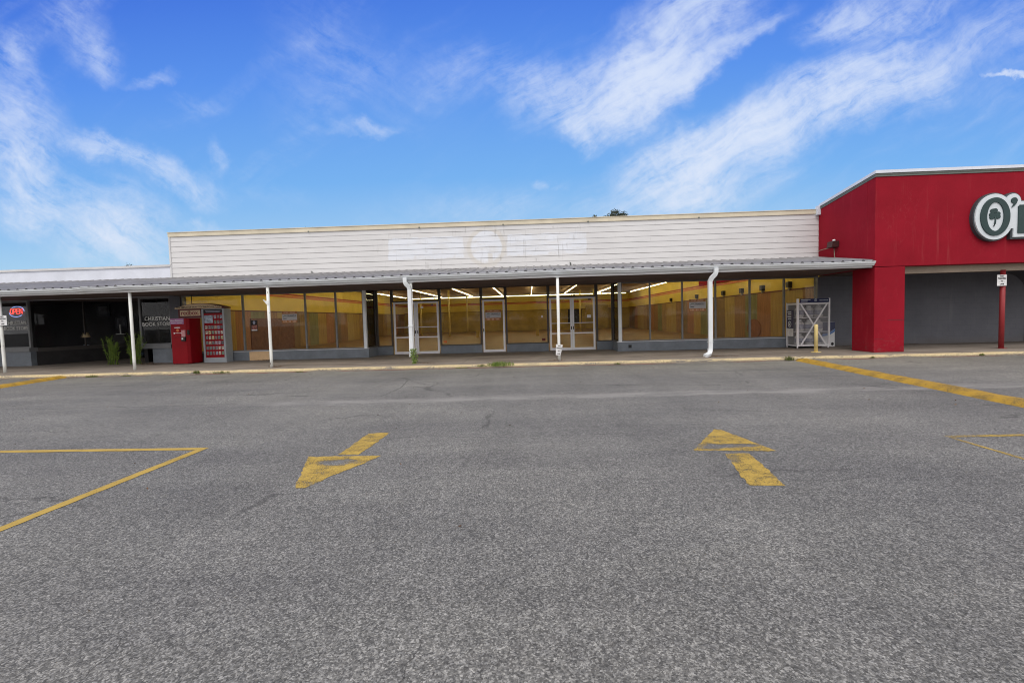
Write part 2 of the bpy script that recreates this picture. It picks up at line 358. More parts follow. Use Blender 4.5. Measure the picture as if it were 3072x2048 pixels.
def make_concrete(name, base, stain):
    m, n, out = mat(name)
    p = n.new('ShaderNodeTexCoord').outputs['Object']; px, py, pz = n.sep(p)
    a = n.noise(p, .8, 6, .65, .5); f = n.noise(p, 35, 4, .7); st = n.noise(n.mapping(p, sc=(.3, 1.4, 1)), 1.3, 5, .65)
    c = n.ramp(n.math('ADD', n.math('MULTIPLY', a, .6), n.math('MULTIPLY', f, .4)), [(.3, tuple(x * .62 for x in base)), (.7, tuple(x * 1.25 for x in base))])
    c = n.mix(n.maprange(st, .42, .7), c, stain)
    # joints every 1.5 m
    jx = n.math('ABSOLUTE', n.math('SUBTRACT', n.math('FRACT', n.math('ADD', n.math('MULTIPLY', px, .33), .21)), .5))
    j = n.maprange(jx, .0045, .001)
    c = n.mix(n.math('MULTIPLY', j, .7), c, (.05, .045, .04))
    principled(n, out, c, .85, 0, .3, bump=f, bstr=.25, bdist=.005)
    return m
M['sidewalk'] = make_concrete('walkway concrete', (.25, .215, .185), (.135, .11, .09))
def make_kerb():
    m, n, out = mat('worn yellow kerb paint')
    p = n.new('ShaderNodeTexCoord').outputs['Object']; px, py, pz = n.sep(p)
    f = n.noise(p, 30, 4, .7); a = n.noise(n.mapping(p, sc=(.5, 1, 3)), 2.2, 5, .65)
    conc = n.ramp(f, [(.3, (.13, .115, .10)), (.7, (.30, .27, .235))])
    yel = n.ramp(f, [(.3, (.38, .30, .17)), (.7, (.66, .54, .33))])
    fac = n.maprange(n.math('ADD', n.math('MULTIPLY', a, .6), n.math('MULTIPLY', f, .4)), .40, .50)
    hi = n.maprange(n.math('ADD', pz, n.math('MULTIPLY', a, .05)), .085, .12)
    c = n.mix(n.math('MULTIPLY', fac, hi), conc, yel)
    red = n.math('MULTIPLY', n.maprange(n.math('ADD', pz, n.math('MULTIPLY', f, .03)), .083, .068), n.maprange(a, .40, .55))
    c = n.mix(n.math('MULTIPLY', red, .6), c, (.21, .06, .05))
    principled(n, out, c, .8, 0, .3, bump=f, bstr=.4, bdist=.006)
    return m
M['kerb'] = make_kerb()
M['hump'] = paint('yellow paint on asphalt berm', (.44, .262, .028), .47, 3.2, under=(.105, .085, .048))

def make_siding():
    m, n, out = mat('painted lap siding')
    p = n.new('ShaderNodeNewGeometry').outputs['Position']; px, py, pz = n.sep(p)
    a = n.noise(p, .5, 5, .6); f = n.noise(n.mapping(p, sc=(.15, 1, 1)), 6, 4, .6)
    base = n.ramp(n.math('ADD', n.math('MULTIPLY', a, .55), n.math('MULTIPLY', f, .45)), [(.3, (.565, .562, .575)), (.7, (.665, .66, .672))])
    ed = n.math('MULTIPLY', n.math('SUBTRACT', n.noise(p, 4.0, 5, .68), .5), .26)
    def rect(x0, x1, z0, z1):
        qx = n.math('SUBTRACT', n.math('ABSOLUTE', n.math('SUBTRACT', px, (x0 + x1) / 2)), (x1 - x0) / 2)
        qz = n.math('SUBTRACT', n.math('ABSOLUTE', n.math('SUBTRACT', pz, (z0 + z1) / 2)), (z1 - z0) / 2)
        return n.maprange(n.math('ADD', n.math('MAXIMUM', qx, qz), n.math('MULTIPLY', ed, .75)), .03, -.03)
    el = n.vlen(n.comb(n.math('DIVIDE', n.math('SUBTRACT', px, -1.57), .60), n.math('DIVIDE', n.math('SUBTRACT', pz, 4.26), .61), 0.0))
    ell = n.maprange(n.math('ADD', el, n.math('MULTIPLY', ed, .9)), 1.06, .93)
    halo = n.maprange(n.math('ADD', el, ed), 1.32, 1.18)
    pat = n.math('MAXIMUM', n.math('MAXIMUM', rect(-5.34, -2.43, 3.87, 4.69), rect(-.77, 2.24, 3.90, 4.69)), ell)
    # bare spots left along the lower edge of the repainted patches
    holes = n.math('MULTIPLY', n.maprange(n.noise(n.comb(px, 0.0, 0.0), 1.7, 2, .5), .56, .64), n.maprange(n.math('ADD', pz, n.math('MULTIPLY', ed, 1.0)), 4.02, 3.98))
    pat = n.math('MULTIPLY', pat, n.math('SUBTRACT', 1.0, n.math('MULTIPLY', holes, .85)))
    pat = n.math('MULTIPLY', pat, n.maprange(n.noise(n.mapping(p, sc=(.6, 1, 1.6)), 2.6, 5, .65), .36, .56, .42, 1.0))
    c = n.mix(n.math('MULTIPLY', halo, .8), base, (.595, .575, .55))
    c = n.mix(pat, c, n.ramp(a, [(.3, (.635, .665, .73)), (.7, (.71, .73, .79))]))
    # rain-dirt streaks
    stv = n.noise(n.mapping(p, sc=(9, 1, .55)), 1.0, 4, .7); where = n.noise(n.mapping(p, sc=(1, 1, 1.3)), 1.4, 4, .65)
    sd_ = n.math('MULTIPLY', n.maprange(stv, .52, .70), n.maprange(where, .48, .64))
    near = n.maprange(n.math('ABSOLUTE', n.math('SUBTRACT', px, -1.5)), 5.0, 2.5)
    c = n.mix(n.math('MULTIPLY', sd_, n.math('ADD', .035, n.math('MULTIPLY', near, .62))), c, (.20, .19, .18))
    dots = n.new('ShaderNodeTexVoronoi', feature='F1'); dots.inputs['Scale'].default_value = 2.6; n.l.new(p, dots.inputs['Vector'])
    dt = n.math('MULTIPLY', n.maprange(dots.outputs['Distance'], .085, .03), n.maprange(n.sep(dots.outputs['Color'])[0], .72, .8))
    c = n.mix(n.math('MULTIPLY', dt, n.math('ADD', .1, n.math('MULTIPLY', near, .5))), c, (.2, .19, .18))
    principled(n, out, c, .55, 0, .35, bump=f, bstr=.12, bdist=.006)
    return m
M['siding'] = make_siding()

def make_stucco():
    m, n, out = mat('red stucco')
    p = n.new('ShaderNodeNewGeometry').outputs['Position']
    a = n.noise(p, .9, 6, .65); f = n.noise(p, 45, 4, .7); st = n.noise(n.mapping(p, sc=(5, 5, .35)), 1.2, 4, .65)
    c = n.ramp(n.math('ADD', n.math('MULTIPLY', a, .7), n.math('MULTIPLY', f, .3)), [(.3, (.205, .003, .012)), (.7, (.295, .006, .020))])
    c = n.mix(n.math('MULTIPLY', n.maprange(st, .56, .8), .22), c, (.40, .10, .10))
    px, py, pz = n.sep(p)
    sc = n.math('MULTIPLY', n.maprange(pz, .75, .2), n.maprange(n.noise(n.mapping(p, sc=(1, 1, 2.5)), 6, 5, .7), .52, .66))
    c = n.mix(n.math('MULTIPLY', sc, .5), c, (.16, .06, .06))
    hair = n.math('MULTIPLY', n.maprange(n.math('ABSOLUTE', n.math('SUBTRACT', n.noise(n.mapping(p, sc=(1, 1, .5)), 2.2, 5, .6), .5)), .006, .001), n.maprange(n.noise(p, .8, 2, .5), .52, .6))
    c = n.mix(n.math('MULTIPLY', hair, .08), c, (.45, .16, .16))
    principled(n, out, c, .85, 0, .2, bump=f, bstr=.35, bdist=.008)
    return m
M['stucco'] = make_stucco()

def peeling(name, c, under, amt=.30):
    m, n, out = mat(name)
    p = n.new('ShaderNodeNewGeometry').outputs['Position']
    f = n.noise(n.mapping(p, sc=(1, 1, .45)), 14, 5, .7); d = n.noise(p, 2.0, 4, .6)
    ch = n.maprange(n.math('ADD', n.math('MULTIPLY', f, .7), n.math('MULTIPLY', d, .3)), amt + .10, amt + .06)
    cc = n.mix(ch, n.ramp(d, [(.3, tuple(x * .86 for x in c)), (.7, c)]), under)
    principled(n, out, cc, .5, 0, .4); return m
M['white_post'] = peeling('chipped white paint on steel', (.80, .82, .80), (.16, .12, .10), .30)
M['white_metal'] = simple('white painted aluminium', (.67, .70, .735), .4, .07, 1.5)
M['fascia'] = simple('off white fascia board', (.59, .59, .605), .55, .10, 1.2)
M['roof_metal'] = simple('grey ribbed roof metal', (.235, .23, .235), .6, .20, 1.3, .1)
M['soffit'] = simple('dark brown soffit boards', (.125, .090, .084), .8, .25, 1.5)
M['bluegrey'] = simple('blue grey painted masonry', (.165, .185, .215), .75, .17, 2.2, bstr=.2)
M['mullion_grey'] = simple('grey painted mullion', (.16, .165, .175), .5, .12)
M['mullion_dark'] = simple('dark bronze mullion', (.055, .048, .046), .5, .15)
M['aluminium'] = simple('clear anodised aluminium', (.74, .74, .78), .4, .06, 3)
M['cream'] = simple('cream trim paint', (.62, .56, .44), .6, .12, 1.5)
M['grey_trim'] = simple('grey flashing', (.13, .145, .13), .55, .15)
M['white_wall'] = simple('white painted block', (.66, .69, .78), .7, .10, .9, bstr=.2)
def make_block():
    m, n, out = mat('slate painted block wall')
    p = n.new('ShaderNodeNewGeometry').outputs['Position']; px, py, pz = n.sep(p)
    a = n.noise(p, 1.0, 6, .65); f = n.noise(p, 50, 3, .6); st = n.noise(n.mapping(p, sc=(4, 4, .3)), 1.3, 5, .65)
    c = n.ramp(n.math('ADD', n.math('MULTIPLY', a, .7), n.math('MULTIPLY', f, .3)), [(.3, (.100, .103, .122)), (.7, (.150, .153, .178))])
    bk = n.new('ShaderNodeTexBrick'); bk.inputs['Scale'].default_value = 1.0; bk.inputs['Mortar Size'].default_value = .006; bk.inputs['Mortar Smooth'].default_value = .6
    bk.inputs['Brick Width'].default_value = .40; bk.inputs['Row Height'].default_value = .203; n.l.new(n.comb(n.math('ADD', px, py), pz, 0.0), bk.inputs['Vector'])
    c = n.mix(n.math('MULTIPLY', bk.outputs['Fac'], .30), c, (.07, .07, .08))
    c = n.mix(n.math('MULTIPLY', n.maprange(st, .56, .76), .25), c, (.24, .235, .25))
    grime = n.math('MULTIPLY', n.maprange(n.math('ADD', pz, n.math('MULTIPLY', a, .5)), .75, .35), .45)
    c = n.mix(grime, c, (.13, .115, .10))
    principled(n, out, c, .8, 0, .3, bump=f, bstr=.25, bdist=.004); return m
M['greywall'] = make_block()
M['beige'] = simple('beige soffit board', (.40, .33, .26), .7, .14, 1.3)
M['glass'] = glass('storefront glass')
M['dark_glass'] = glass('dark shop glass', (.76, .77, .80), dirt=.035)
M['yellow_wall'] = simple('yellow interior paint', (.70, .52, .085), .7, .10, .7)
M['peach'] = simple('peach undercoat', (.62, .42, .24), .8, .12, 2)
M['stripe_red'] = simple('red stripe paint', (.36, .035, .02), .6, .08)
M['stripe_orange'] = simple('orange red stripe paint', (.56, .16, .055), .6, .08)
M['ceiling'] = simple('stained ceiling board', (.34, .22, .12), .85, .35, .5)
M['brown_panel'] = simple('brown panelling', (.43, .30, .058), .6, .22, .9)
def make_floor():
    m, n, out = mat('worn tile floor'); p = n.new('ShaderNodeTexCoord').outputs['Object']
    c = n.ramp(n.noise(n.mapping(p, sc=(.5, 1.2, 1)), .8, 5, .6), [(.3, (.15, .080, .020)), (.7, (.29, .165, .045))])
    principled(n, out, c, .38, 0, .35); return m
M['shop_floor'] = make_floor()
def make_bands():
    """vertical coloured wall panels of the empty shop"""
    m, n, out = mat('coloured wall panels'); p = n.new('ShaderNodeTexCoord').outputs['Object']; px, py, pz = n.sep(p)
    k = n.math('FRACT', n.math('MULTIPLY', n.math('FLOOR', n.math('MULTIPLY', py, .82)), .6180339))
    c = n.ramp(k, [(0, (.27, .14, .045)), (.16, (.38, .24, .05)), (.30, (.21, .125, .045)), (.46, (.20, .19, .065)), (.58, (.39, .27, .07)), (.72, (.33, .14, .045)), (.86, (.30, .18, .055))], 'CONSTANT')
    c = n.mix(1.0, c, n.ramp(n.noise(n.mapping(p, sc=(1, 6, .6)), 1.5, 4, .6), [(.3, (.75, .75, .75)), (.7, (1.15, 1.15, 1.15))]), 'MULTIPLY')
    principled(n, out, c, .6); return m
M['bands'] = make_bands()
M['tube'] = emit('lit fluorescent tube', (1.0, .86, .50), 24.0)
M['fixture'] = simple('white lamp tray', (.25, .23, .18), .5, .05)
M['interior_post'] = simple('yellow painted steel post', (.66, .52, .16), .6, .08)
M['black'] = simple('black plastic', (.015, .015, .017), .45, .2)
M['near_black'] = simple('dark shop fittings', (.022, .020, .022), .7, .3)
M['ink'] = simple('black sign ink', (.03, .025, .03), .6, .1)
M['sign_white'] = simple('white sign plate', (.72, .72, .74), .45, .06)
M['kiosk_red'] = simple('red kiosk enamel', (.235, .002, .008), .45, .10, 2, spec=.15)
M['kiosk_dark'] = simple('maroon kiosk panel', (.10, .008, .014), .5, .1)
M['kiosk_grey'] = simple('grey kiosk frame', (.30, .325, .36), .4, .08)
M['kiosk_cream'] = simple('cream sign face', (.62, .46, .29), .5, .06)
M['sign_green'] = simple('dark green sign letters', (.022, .048, .050), .5, .12, spec=.3)
M['sign_face'] = simple('white sign face', (.60, .65, .70), .35, .05)
M['sign_edge'] = simple('dark sign return', (.045, .055, .065), .45, .1)
M['bollard'] = simple('cream yellow bollard paint', (.70, .56, .25), .5, .08)
M['cage'] = simple('white powder coated cage', (.74, .72, .74), .45, .07)
M['navy'] = simple('navy header sign', (.018, .025, .085), .4, .12)
M['skyblue'] = simple('light blue print', (.10, .20, .45), .4, .1)
M['jug'] = simple('milky white container', (.66, .64, .64), .4, .2, 6)
M['jug_label'] = simple('blue grey container label', (.30, .31, .42), .45, .2, 9)
M['redpost'] = simple('red painted post', (.27, .025, .03), .5, .12)
M['bark'] = simple('bark', (.09, .07, .05), .9, .3, 8)
M['neon_red'] = emit('red neon', (1.0, .04, .02), 5.5)
M['neon_blue'] = emit('pale blue neon', (.36, .48, 1.0), 2.6)
def leafm(name, c, hue=.3):
    m, n, out = mat(name)
    oi = n.new('ShaderNodeNewGeometry').outputs['Random Per Island']
    cc = n.ramp(oi, [(0, tuple(x * (1 - hue) for x in c)), (.6, c), (1, (c[0] * 1.5, c[1] * 1.3, c[2]))])
    b = principled(n, None, cc, .6, 0, .3); tl = n.new('ShaderNodeBsdfTranslucent'); n.l.new(cc, tl.inputs[0])
    mx = n.new('ShaderNodeMixShader'); mx.inputs[0].default_value = .25
    n.l.new(b.outputs[0], mx.inputs[1]); n.l.new(tl.outputs[0], mx.inputs[2]); n.l.new(mx.outputs[0], out.inputs[0]); return m
M['tree_leaf'] = leafm('tree foliage', (.080, .098, .070))  # leaf colour lightened and greyed to carry distance haze
M['weed_leaf'] = leafm('weed foliage', (.17, .26, .055))
M['grass'] = leafm('grass blades', (.13, .17, .045), .45)
M['dry'] = leafm('dry leaves', (.16, .10, .06), .4)

# ================================================================== SETTING
GZ = 0.04        # asphalt level; walkway top is 0.15
g = MB(); g.quad((-400, -400, GZ), (400, -400, GZ), (400, 400, GZ), (-400, 400, GZ))
tag(g.build('parking_lot', M['asphalt'], recalc=False), kind='structure')
KY = 13.80       # kerb face
sw = MB(); sw.box(-45, 45, KY + .17, 22.0, -.05, .15)
tag(sw.build('sidewalk', M['sidewalk']), kind='structure')
kb = MB()
prof = [(KY, -.05), (KY + .005, .105), (KY + .02, .133), (KY + .05, .147), (KY + .169, .147), (KY + .169, -.05)]
xs = [-45 + i * .75 for i in range(121)]
rows = [[kb.bm.verts.new((x, y + .012 * math.sin(x * 1.7) * (y < KY + .1), z + .006 * math.sin(x * 2.9 + 1) * (0.1 < z < .145))) for y, z in prof] for x in xs]
for a, b in zip(rows, rows[1:]):
    for k in range(len(prof) - 1): kb.bm.faces.new((a[k], b[k], b[k + 1], a[k + 1]))
tag(kb.build('kerb', M['kerb']), kind='structure')

# painted markings (4 mm above the asphalt)
GS = (1.51888 - GZ) / 1.51888
def marking(name, pts, m, label, cat, group=None, z=GZ + .004):
    b = MB(); pts = [(x * GS, y * GS, z) for x, y in pts]
    n = len(pts); c = Vector((sum(q[0] for q in pts) / n, sum(q[1] for q in pts) / n, z))
    vs = [b.bm.verts.new(q) for q in pts]; b.bm.faces.new(vs)
    bmesh.ops.triangulate(b.bm, faces=b.bm.faces)
    return tag(b.build(name, m), label, cat, group)
def ragged(pts, j=.009, step=.05):
    r_ = random.Random(len(pts) * 31 + int(pts[0][0] * 100)); out = []
    for (x0, y0), (x1, y1) in zip(pts, pts[1:] + pts[:1]):
        L = math.hypot(x1 - x0, y1 - y0); k = max(1, min(60, int(L / step)))
        for i in range(k): out.append((x0 + (x1 - x0) * i / k + r_.gauss(0, j), y0 + (y1 - y0) * i / k + r_.gauss(0, j)))
    return out
def two(name, A, B, m, label, cat, group):
    b = MB()
    for pts in (A, B):
        j = .0065 if name == 'lane_arrow' else .0025
        b.bm.faces.new([b.bm.verts.new((x * GS, y * GS, GZ + .004)) for x, y in ragged(pts, j)])
    bmesh.ops.triangulate(b.bm, faces=b.bm.faces)
    o = b.build(name, m)
    return tag(o, label, cat, group)
AG = 'painted lane arrows on the asphalt'
two('lane_arrow', [(-2.235, 6.13), (-1.945, 6.16), (-1.97, 5.6), (-2.01, 5.14), (-2.24, 5.17)],
    [(-2.57, 5.09), (-1.72, 5.09), (-1.82, 4.82), (-2.02, 4.4), (-2.12, 4.10), (-2.21, 4.11)], M['arrow_paint'],
    'worn yellow painted arrow whose head points away from the shops', 'road marking', AG)
two('lane_arrow', [(2.07, 4.965), (2.32, 4.95), (2.26, 4.5), (2.18, 4.00), (1.89, 4.03), (1.97, 4.5)],
    [(2.37, 6.02), (2.44, 5.99), (2.65, 5.02), (1.78, 5.09)], M['arrow_paint'],
    'worn yellow painted arrow whose head points towards the shops', 'road marking', AG)
LG = 'yellow stall lines on the asphalt'
two('stall_line', [(-14, 5.56), (-14, 5.66), (-4.06, 5.55), (-4.17, 5.45)],
    [(-4.06, 5.546), (-4.10, 0.5), (-4.20, 0.5), (-4.17, 5.454)], M['line_paint'],
    'crisp yellow corner line on the side of the arrow pointing away from the shops', 'road marking', LG)
two('stall_line', [(4.82, 5.52), (4.84, 5.44), (13, 5.50), (13, 5.58)],
    [(4.82, 5.516), (4.86, 5.445), (4.76, 0.5), (4.67, 0.5)], M['thin_paint'],
    'faded thin yellow corner line near the arrow pointing towards the shops', 'road marking', LG)
# raised yellow asphalt berms running out from the kerb
def berm(pa, pb, wd, h, label):
    a = Vector((*pa, GZ)); b = Vector((*pb, GZ)); d = (b - a).normalized(); s_ = Vector((-d.y, d.x, 0))
    m = MB(); rows = []
    N = 26
    for i in range(N + 1):
        c = a.lerp(b, i / N); rw = []
        for k in range(9):
            t = k / 8 * 2 - 1
            jit = random.uniform(-.012, .012)
            rw.append(m.bm.verts.new(c + s_ * (t * wd / 2 + jit) + Vector((0, 0, (h + random.uniform(-.008, .008)) * max(0, (1 - abs(t) ** 2.6)) - .01 * (abs(t) > .99)))))
        rows.append(rw)
    for p_, q_ in zip(rows, rows[1:]):
        for k in range(8):
            f = m.bm.faces.new((p_[k], p_[k + 1], q_[k + 1], q_[k])); f.smooth = True
    # asphalt core under the paint so bare spots read as asphalt
    o = m.build('painted_berm', M['hump'])
    return tag(o, label, 'speed bump', 'yellow raised berms running out from the kerb')
berm((8.0, KY - .02), (6.95, 4.2), .43, .075, 'long low yellow painted asphalt berm running from the kerb near the red building')
berm((-14.75, KY - .02), (-13.5, 8.0), .43, .075, 'short stretch of low yellow berm by the book shop kerb')

# ================================================================== VACANT STORE
YB, YD = 17.61, 18.73
HD = 2.76          # soffit / glass head
def window(parent, x0, x1, z0, z1, y, fr, w_l=.05, w_r=.05, h=.045, pane_m=None):
    wd = MB(); wd.box(x0, x0 + w_l, y, y + .09, z0, z1); wd.box(x1 - w_r, x1, y, y + .09, z0, z1)
    wd.box(x0 + w_l, x1 - w_r, y + .004, y + .086, z0, z0 + h); wd.box(x0 + w_l, x1 - w_r, y + .004, y + .086, z1 - h, z1)
    f = wd.build('window', fr, parent)
    MB().box(x0 + w_l, x1 - w_r, y + .042, y + .048, z0 + h, z1 - h).build('pane', pane_m or M['glass'], f)
    return f
def door(parent, x0, x1, z0, z1, y, fr, bars=(1.265, .852), st=.075, top=.06, bot=.10, handle=None):
    d = MB(); d.box(x0, x0 + st, y, y + .05, z0, z1); d.box(x1 - st, x1, y, y + .05, z0, z1)
    d.box(x0 + st, x1 - st, y + .002, y + .048, z0, z0 + bot); d.box(x0 + st, x1 - st, y + .002, y + .048, z1 - top, z1)
    o = d.build('door', fr, parent)
    MB().box(x0 + st, x1 - st, y + .022, y + .028, z0 + bot, z1 - top).build('pane', M['glass'], o)
    for i, b in enumerate(bars):
        q = MB()
        if i == 0:
            q.tube([(x0 + st * .5, y - .03, b), (x1 - st * .5, y - .03, b)], .016, 8); q.box(x0 + .02, x0 + .055, y - .05, y, b - .03, b + .03); q.box(x1 - .055, x1 - .02, y - .05, y, b - .03, b + .03)
            q.build('push_bar', M['aluminium'], o)
        else:
            q.box(x0 + st, x1 - st, y - .006, y + .012, b - .025, b + .025).build('cross_rail', M['aluminium'], o)
    if handle:
        MB().box(handle - .018, handle + .018, y - .012, y, 1.0, 1.13).build('lock', M['black'], o)
    return o

VS = thing('vacant_store', (-1.6, YB, .15), 'long vacant shop with white lap siding, yellow interior and grey base', 'shop building')
# siding boards, one lapped sheet
s = MB()
zb = [3.432 + .2056 * i for i in range(8)]
for i, z in enumerate(zb):
    z1 = z + .2056 - .007 if i < 7 else 5.05
    y0, y1 = YB - .020, YB - .010
    cuts = sorted([-13.95] + [random.uniform(-13, 10.3) for _ in range(5)] + [10.79])
    for a, b in zip(cuts, cuts[1:]):
        j = random.uniform(-.0025, .0025)
        s.prism([(a, y0, z + j), (a, y1, z1 + j), (a, YB + .003, z1 + j), (a, YB + .003, z + j)], (b - a - .002, 0, 0))
s.build('siding', M['siding'], VS)
c = MB(); c.box(-14.0, 10.74, YB - .05, YB + .30, 5.052, 5.20); c.box(-14.01, 10.75, YB - .07, YB + .32, 5.20, 5.225)
c.build('parapet_cap', M['cream'], VS)
b = MB()
for x in (-4.1, -.9, 2.3, -8.4, 6.4): MB().box(x - .025, x + .025, YB - .085, YB - .05, 5.045, 5.085).build('cap_bracket', M['grey_trim'], VS)
MB().box(-13.99, -13.93, YB - .045, YB + .05, 3.40, 5.05).build('corner_trim', M['fascia'], VS)
MB().box(-13.95, 10.79, YB + .004, YB + .22, HD, 5.05).box(-6.3, 3.4, YB + .22, YD + .12, HD + .07, HD + .5).build('front_wall', M['soffit'], VS)
MB().box(-13.95, 10.79, YB + .22, 51.4, 4.6, 4.8).build('roof', M['grey_trim'], VS)
# bulkheads
BT = .50
for q_ in ((-13.68, -11.02, YB - .02, YB + .16, .15, BT), (-10.22, -6.27, YB - .02, YB + .16, .15, BT), (-6.43, -6.27, YB + .16, YD - .02, .15, BT), (-6.43, -5.66, YD - .02, YD + .14, .15, BT - .015),
           (-3.67, -1.955, YD - .02, YD + .14, .15, .465), (-.955, .765, YD - .02, YD + .14, .15, .465), (2.715, 3.50, YD - .02, YD + .14, .15, BT - .015), (3.335, 3.50, YB + .16, YD - .02, .15, BT), (3.335, 10.79, YB - .02, YB + .16, .15, BT)):
    MB().box(*q_).build('bulkhead', M['bluegrey'], VS, bevel=.006)
MB().box(-11.02, -10.22, YB - .024, YB + .15, .15, .485).build('peach_panel', M['peach'], VS)
MB().box(-13.68, -6.25, YB - .035, YB + .1, BT, BT + .012).build('sill', M['aluminium'], VS)
MB().box(3.32, 10.79, YB - .035, YB + .1, BT, BT + .012).build('sill', M['aluminium'], VS)
MB().box(3.74, 3.86, YB - .028, YB - .02, .27, .39).build('wall_vent', M['black'], VS)
# windows of the two show blocks
for a, b_ in ((-13.66, -11.22), (-11.22, -8.73), (-8.73, -7.52), (-7.52, -6.44)):
    window(VS, a, b_, BT + .012, HD, YB + .01, M['mullion_grey'], .028, .028)
for a, b_ in ((3.50, 4.58), (4.58, 5.79), (5.79, 7.03), (7.03, 8.30), (8.30, 9.56), (9.56, 10.79)):
    window(VS, a, b_, BT + .012, HD, YB + .01, M['mullion_grey'], .026, .026)
MB().box(-6.44, -6.33, YB - .012, YB + .11, BT + .012, HD).build('corner_post', M['white_metal'], VS)
MB().box(3.39, 3.50, YB - .012, YB + .11, BT + .012, HD).build('corner_post', M['white_metal'], VS)
# return panes at the sides of the recess
for x in (-6.33, 3.385):
    f = MB().box(x - .02, x + .03, YD - .10, YD + .05, BT, HD + .07).box(x - .02, x + .03, YB + .11, YD - .10, BT, BT + .05).build('window', M['mullion_dark'], VS)
    MB().box(x, x + .006, YB + .11, YD - .10, BT + .05, HD + .07).build('pane', M['glass'], f)
# recess: narrow lights, fixed lights and doors with transoms
DKM = M['mullion_dark']
RT = HD + .075
window(VS, -6.29, -5.64, BT - .015, RT, YD, DKM, .05, .06)
window(VS, -3.68, -1.94, .465, RT, YD, DKM, .07, .07)
window(VS, -.97, .79, .465, RT, YD, DKM, .07, .07)
window(VS, 2.70, 3.37, BT - .015, RT, YD, DKM, .08, .05)
dt = 2.30
for a, b_ in ((-5.64, -3.68), (-1.94, -.97), (.79, 2.70)):
    window(VS, a, b_, dt, RT, YD, DKM, .05, .05, .05)
AL = M['aluminium']
door(VS, -5.585, -4.655, .165, dt - .005, YD + .015, AL, handle=-4.70)
door(VS, -4.645, -3.715, .165, dt - .005, YD + .015, AL, handle=-4.60)
door(VS, -1.91, -1.0, .165, dt - .005, YD + .015, AL, bars=(), handle=-1.875)
door(VS, .825, 1.735, .165, dt - .005, YD + .015, AL, handle=1.70)
door(VS, 1.745, 2.665, .165, dt - .005, YD + .015, AL, handle=1.79)
MB().box(1.90, 1.97, YD - .04, YD + .012, 1.43, 1.55).build('lock_box', M['black'], VS)
MB().box(-4.44, -4.34, YD - .02, YD + .012, 2.03, 2.11).build('lock_box', M['sign_white'], VS)
text('house_number', '118', .20, (1.735, YD - .012, dt + .10), M['black'], VS, thick=.008)
# stickers on the glass
def sticker(x, z, wd, h, y, m): MB().box(x - wd / 2, x + wd / 2, y - .003, y, z - h / 2, z + h / 2).build('sticker', m, VS)
sticker(-3.48, .63, .13, .09, YD + .035, M['stripe_orange']); sticker(.57, .62, .14, .11, YD + .035, M['kiosk_dark']); sticker(2.42, 1.52, .15, .12, YD + .03, M['sign_white'])
sticker(.52, 1.56, .08, .09, YD + .035, M['jug']); sticker(2.45, 2.20, .11, .05, YD + .03, M['black']); sticker(-3.98, 2.17, .10, .05, YD + .03, M['navy'])
# interior shell
XL, XR, YK, CZ = -13.93, 10.95, 51.0, 4.02
MB().box(XL, XR, YD + .2, YK, .12, .154).box(XL, -6.43, YB + .16, YD + .2, .12, .154).box(3.5, XR, YB + .16, YD + .2, .12, .154).build('shop_floor', M['shop_floor'], VS)
MB().box(XL, XR, YB + .24, YK, CZ, CZ + .1).build('shop_ceiling', M['ceiling'], VS)
MB().box(XL - .1, XL, YB + .2, YK, .15, CZ + .1).box(XR, XR + .1, YB + .2, YK, .15, CZ + .1).box(XL - .1, XR + .1, YK, YK + .15, .15, CZ + .1).build('interior_wall', M['yellow_wall'], VS)
MB().box(XL, XL + .02, YB + .25, YK, .155, 2.22).build('coloured_panelling', M['bands'], VS)
MB().box(XR - .02, XR, YB + .25, YK, .155, 2.36).build('coloured_panelling', M['bands'], VS)
MB().box(XL + .02, XR - .02, YK - .03, YK, .155, 2.33).build('rear_panelling', M['brown_panel'], VS)
MB().box(XL + .02, XR - .02, YK - .05, YK, 2.33, 2.37).box(XR - .05, XR, YB + .25, YK - .05, 2.36, 2.41).box(XL, XL + .05, YB + .25, YK - .05, 2.22, 2.27).build('panel_rail', M['kiosk_dark'], VS)
MB().box(XL, XL + .012, YB + .3, YK, 3.20, 3.29).box(XR - .012, XR, YB + .3, YK, 3.20, 3.29).box(XL + .02, XR - .02, YK - .012, YK, 3.20, 3.29).build('wall_stripe', M['stripe_red'], VS)
MB().box(XL, XL + .012, YB + .3, YK, 3.06, 3.17).box(XR - .012, XR, YB + .3, YK, 3.06, 3.17).box(XL + .02, XR - .02, YK - .012, YK, 3.06, 3.17).build('wall_stripe', M['stripe_orange'], VS)
MB().box(XL + .02, XL + .06, 22.4, 26.6, .155, 1.88).build('board_panel', simple('dark brown boards', (.17, .07, .035), .7, .25), VS)
MB().prism([(XR - .05, 22.78 + .68 * math.cos(a), .70 + .46 * math.sin(a)) for a in [i * math.pi / 14 for i in range(28)]], (.02, 0, 0)).build('round_panel', simple('dull orange brown disc', (.25, .085, .03), .6, .2), VS)
MB().box(6.2, 8.6, YK - .35, YK - .03, .155, 2.75).build('rear_doorway', M['brown_panel'], VS)
MB().box(3.9, 5.3, 46.5, 46.6, .8, 2.25).build('rear_display', M['near_black'], VS)
for x, y in ((-6.75, 38.6), (-6.35, 47.0), (-10.2, 43.0), (4.75, 43.0), (6.0, 43.0), (-3.95, 34.8), (.6, 34.8)):
    if (x, y) in ((-3.95, 34.8), (.6, 34.8)):
        MB().box(x - .10, x + .10, y - .1, y + .1, .155, .75).build('floor_stub', M['brown_panel'], VS)
    else:
        MB().tube([(x, y, .155), (x, y, CZ)], .09, 10).build('interior_post', M['interior_post'], VS)

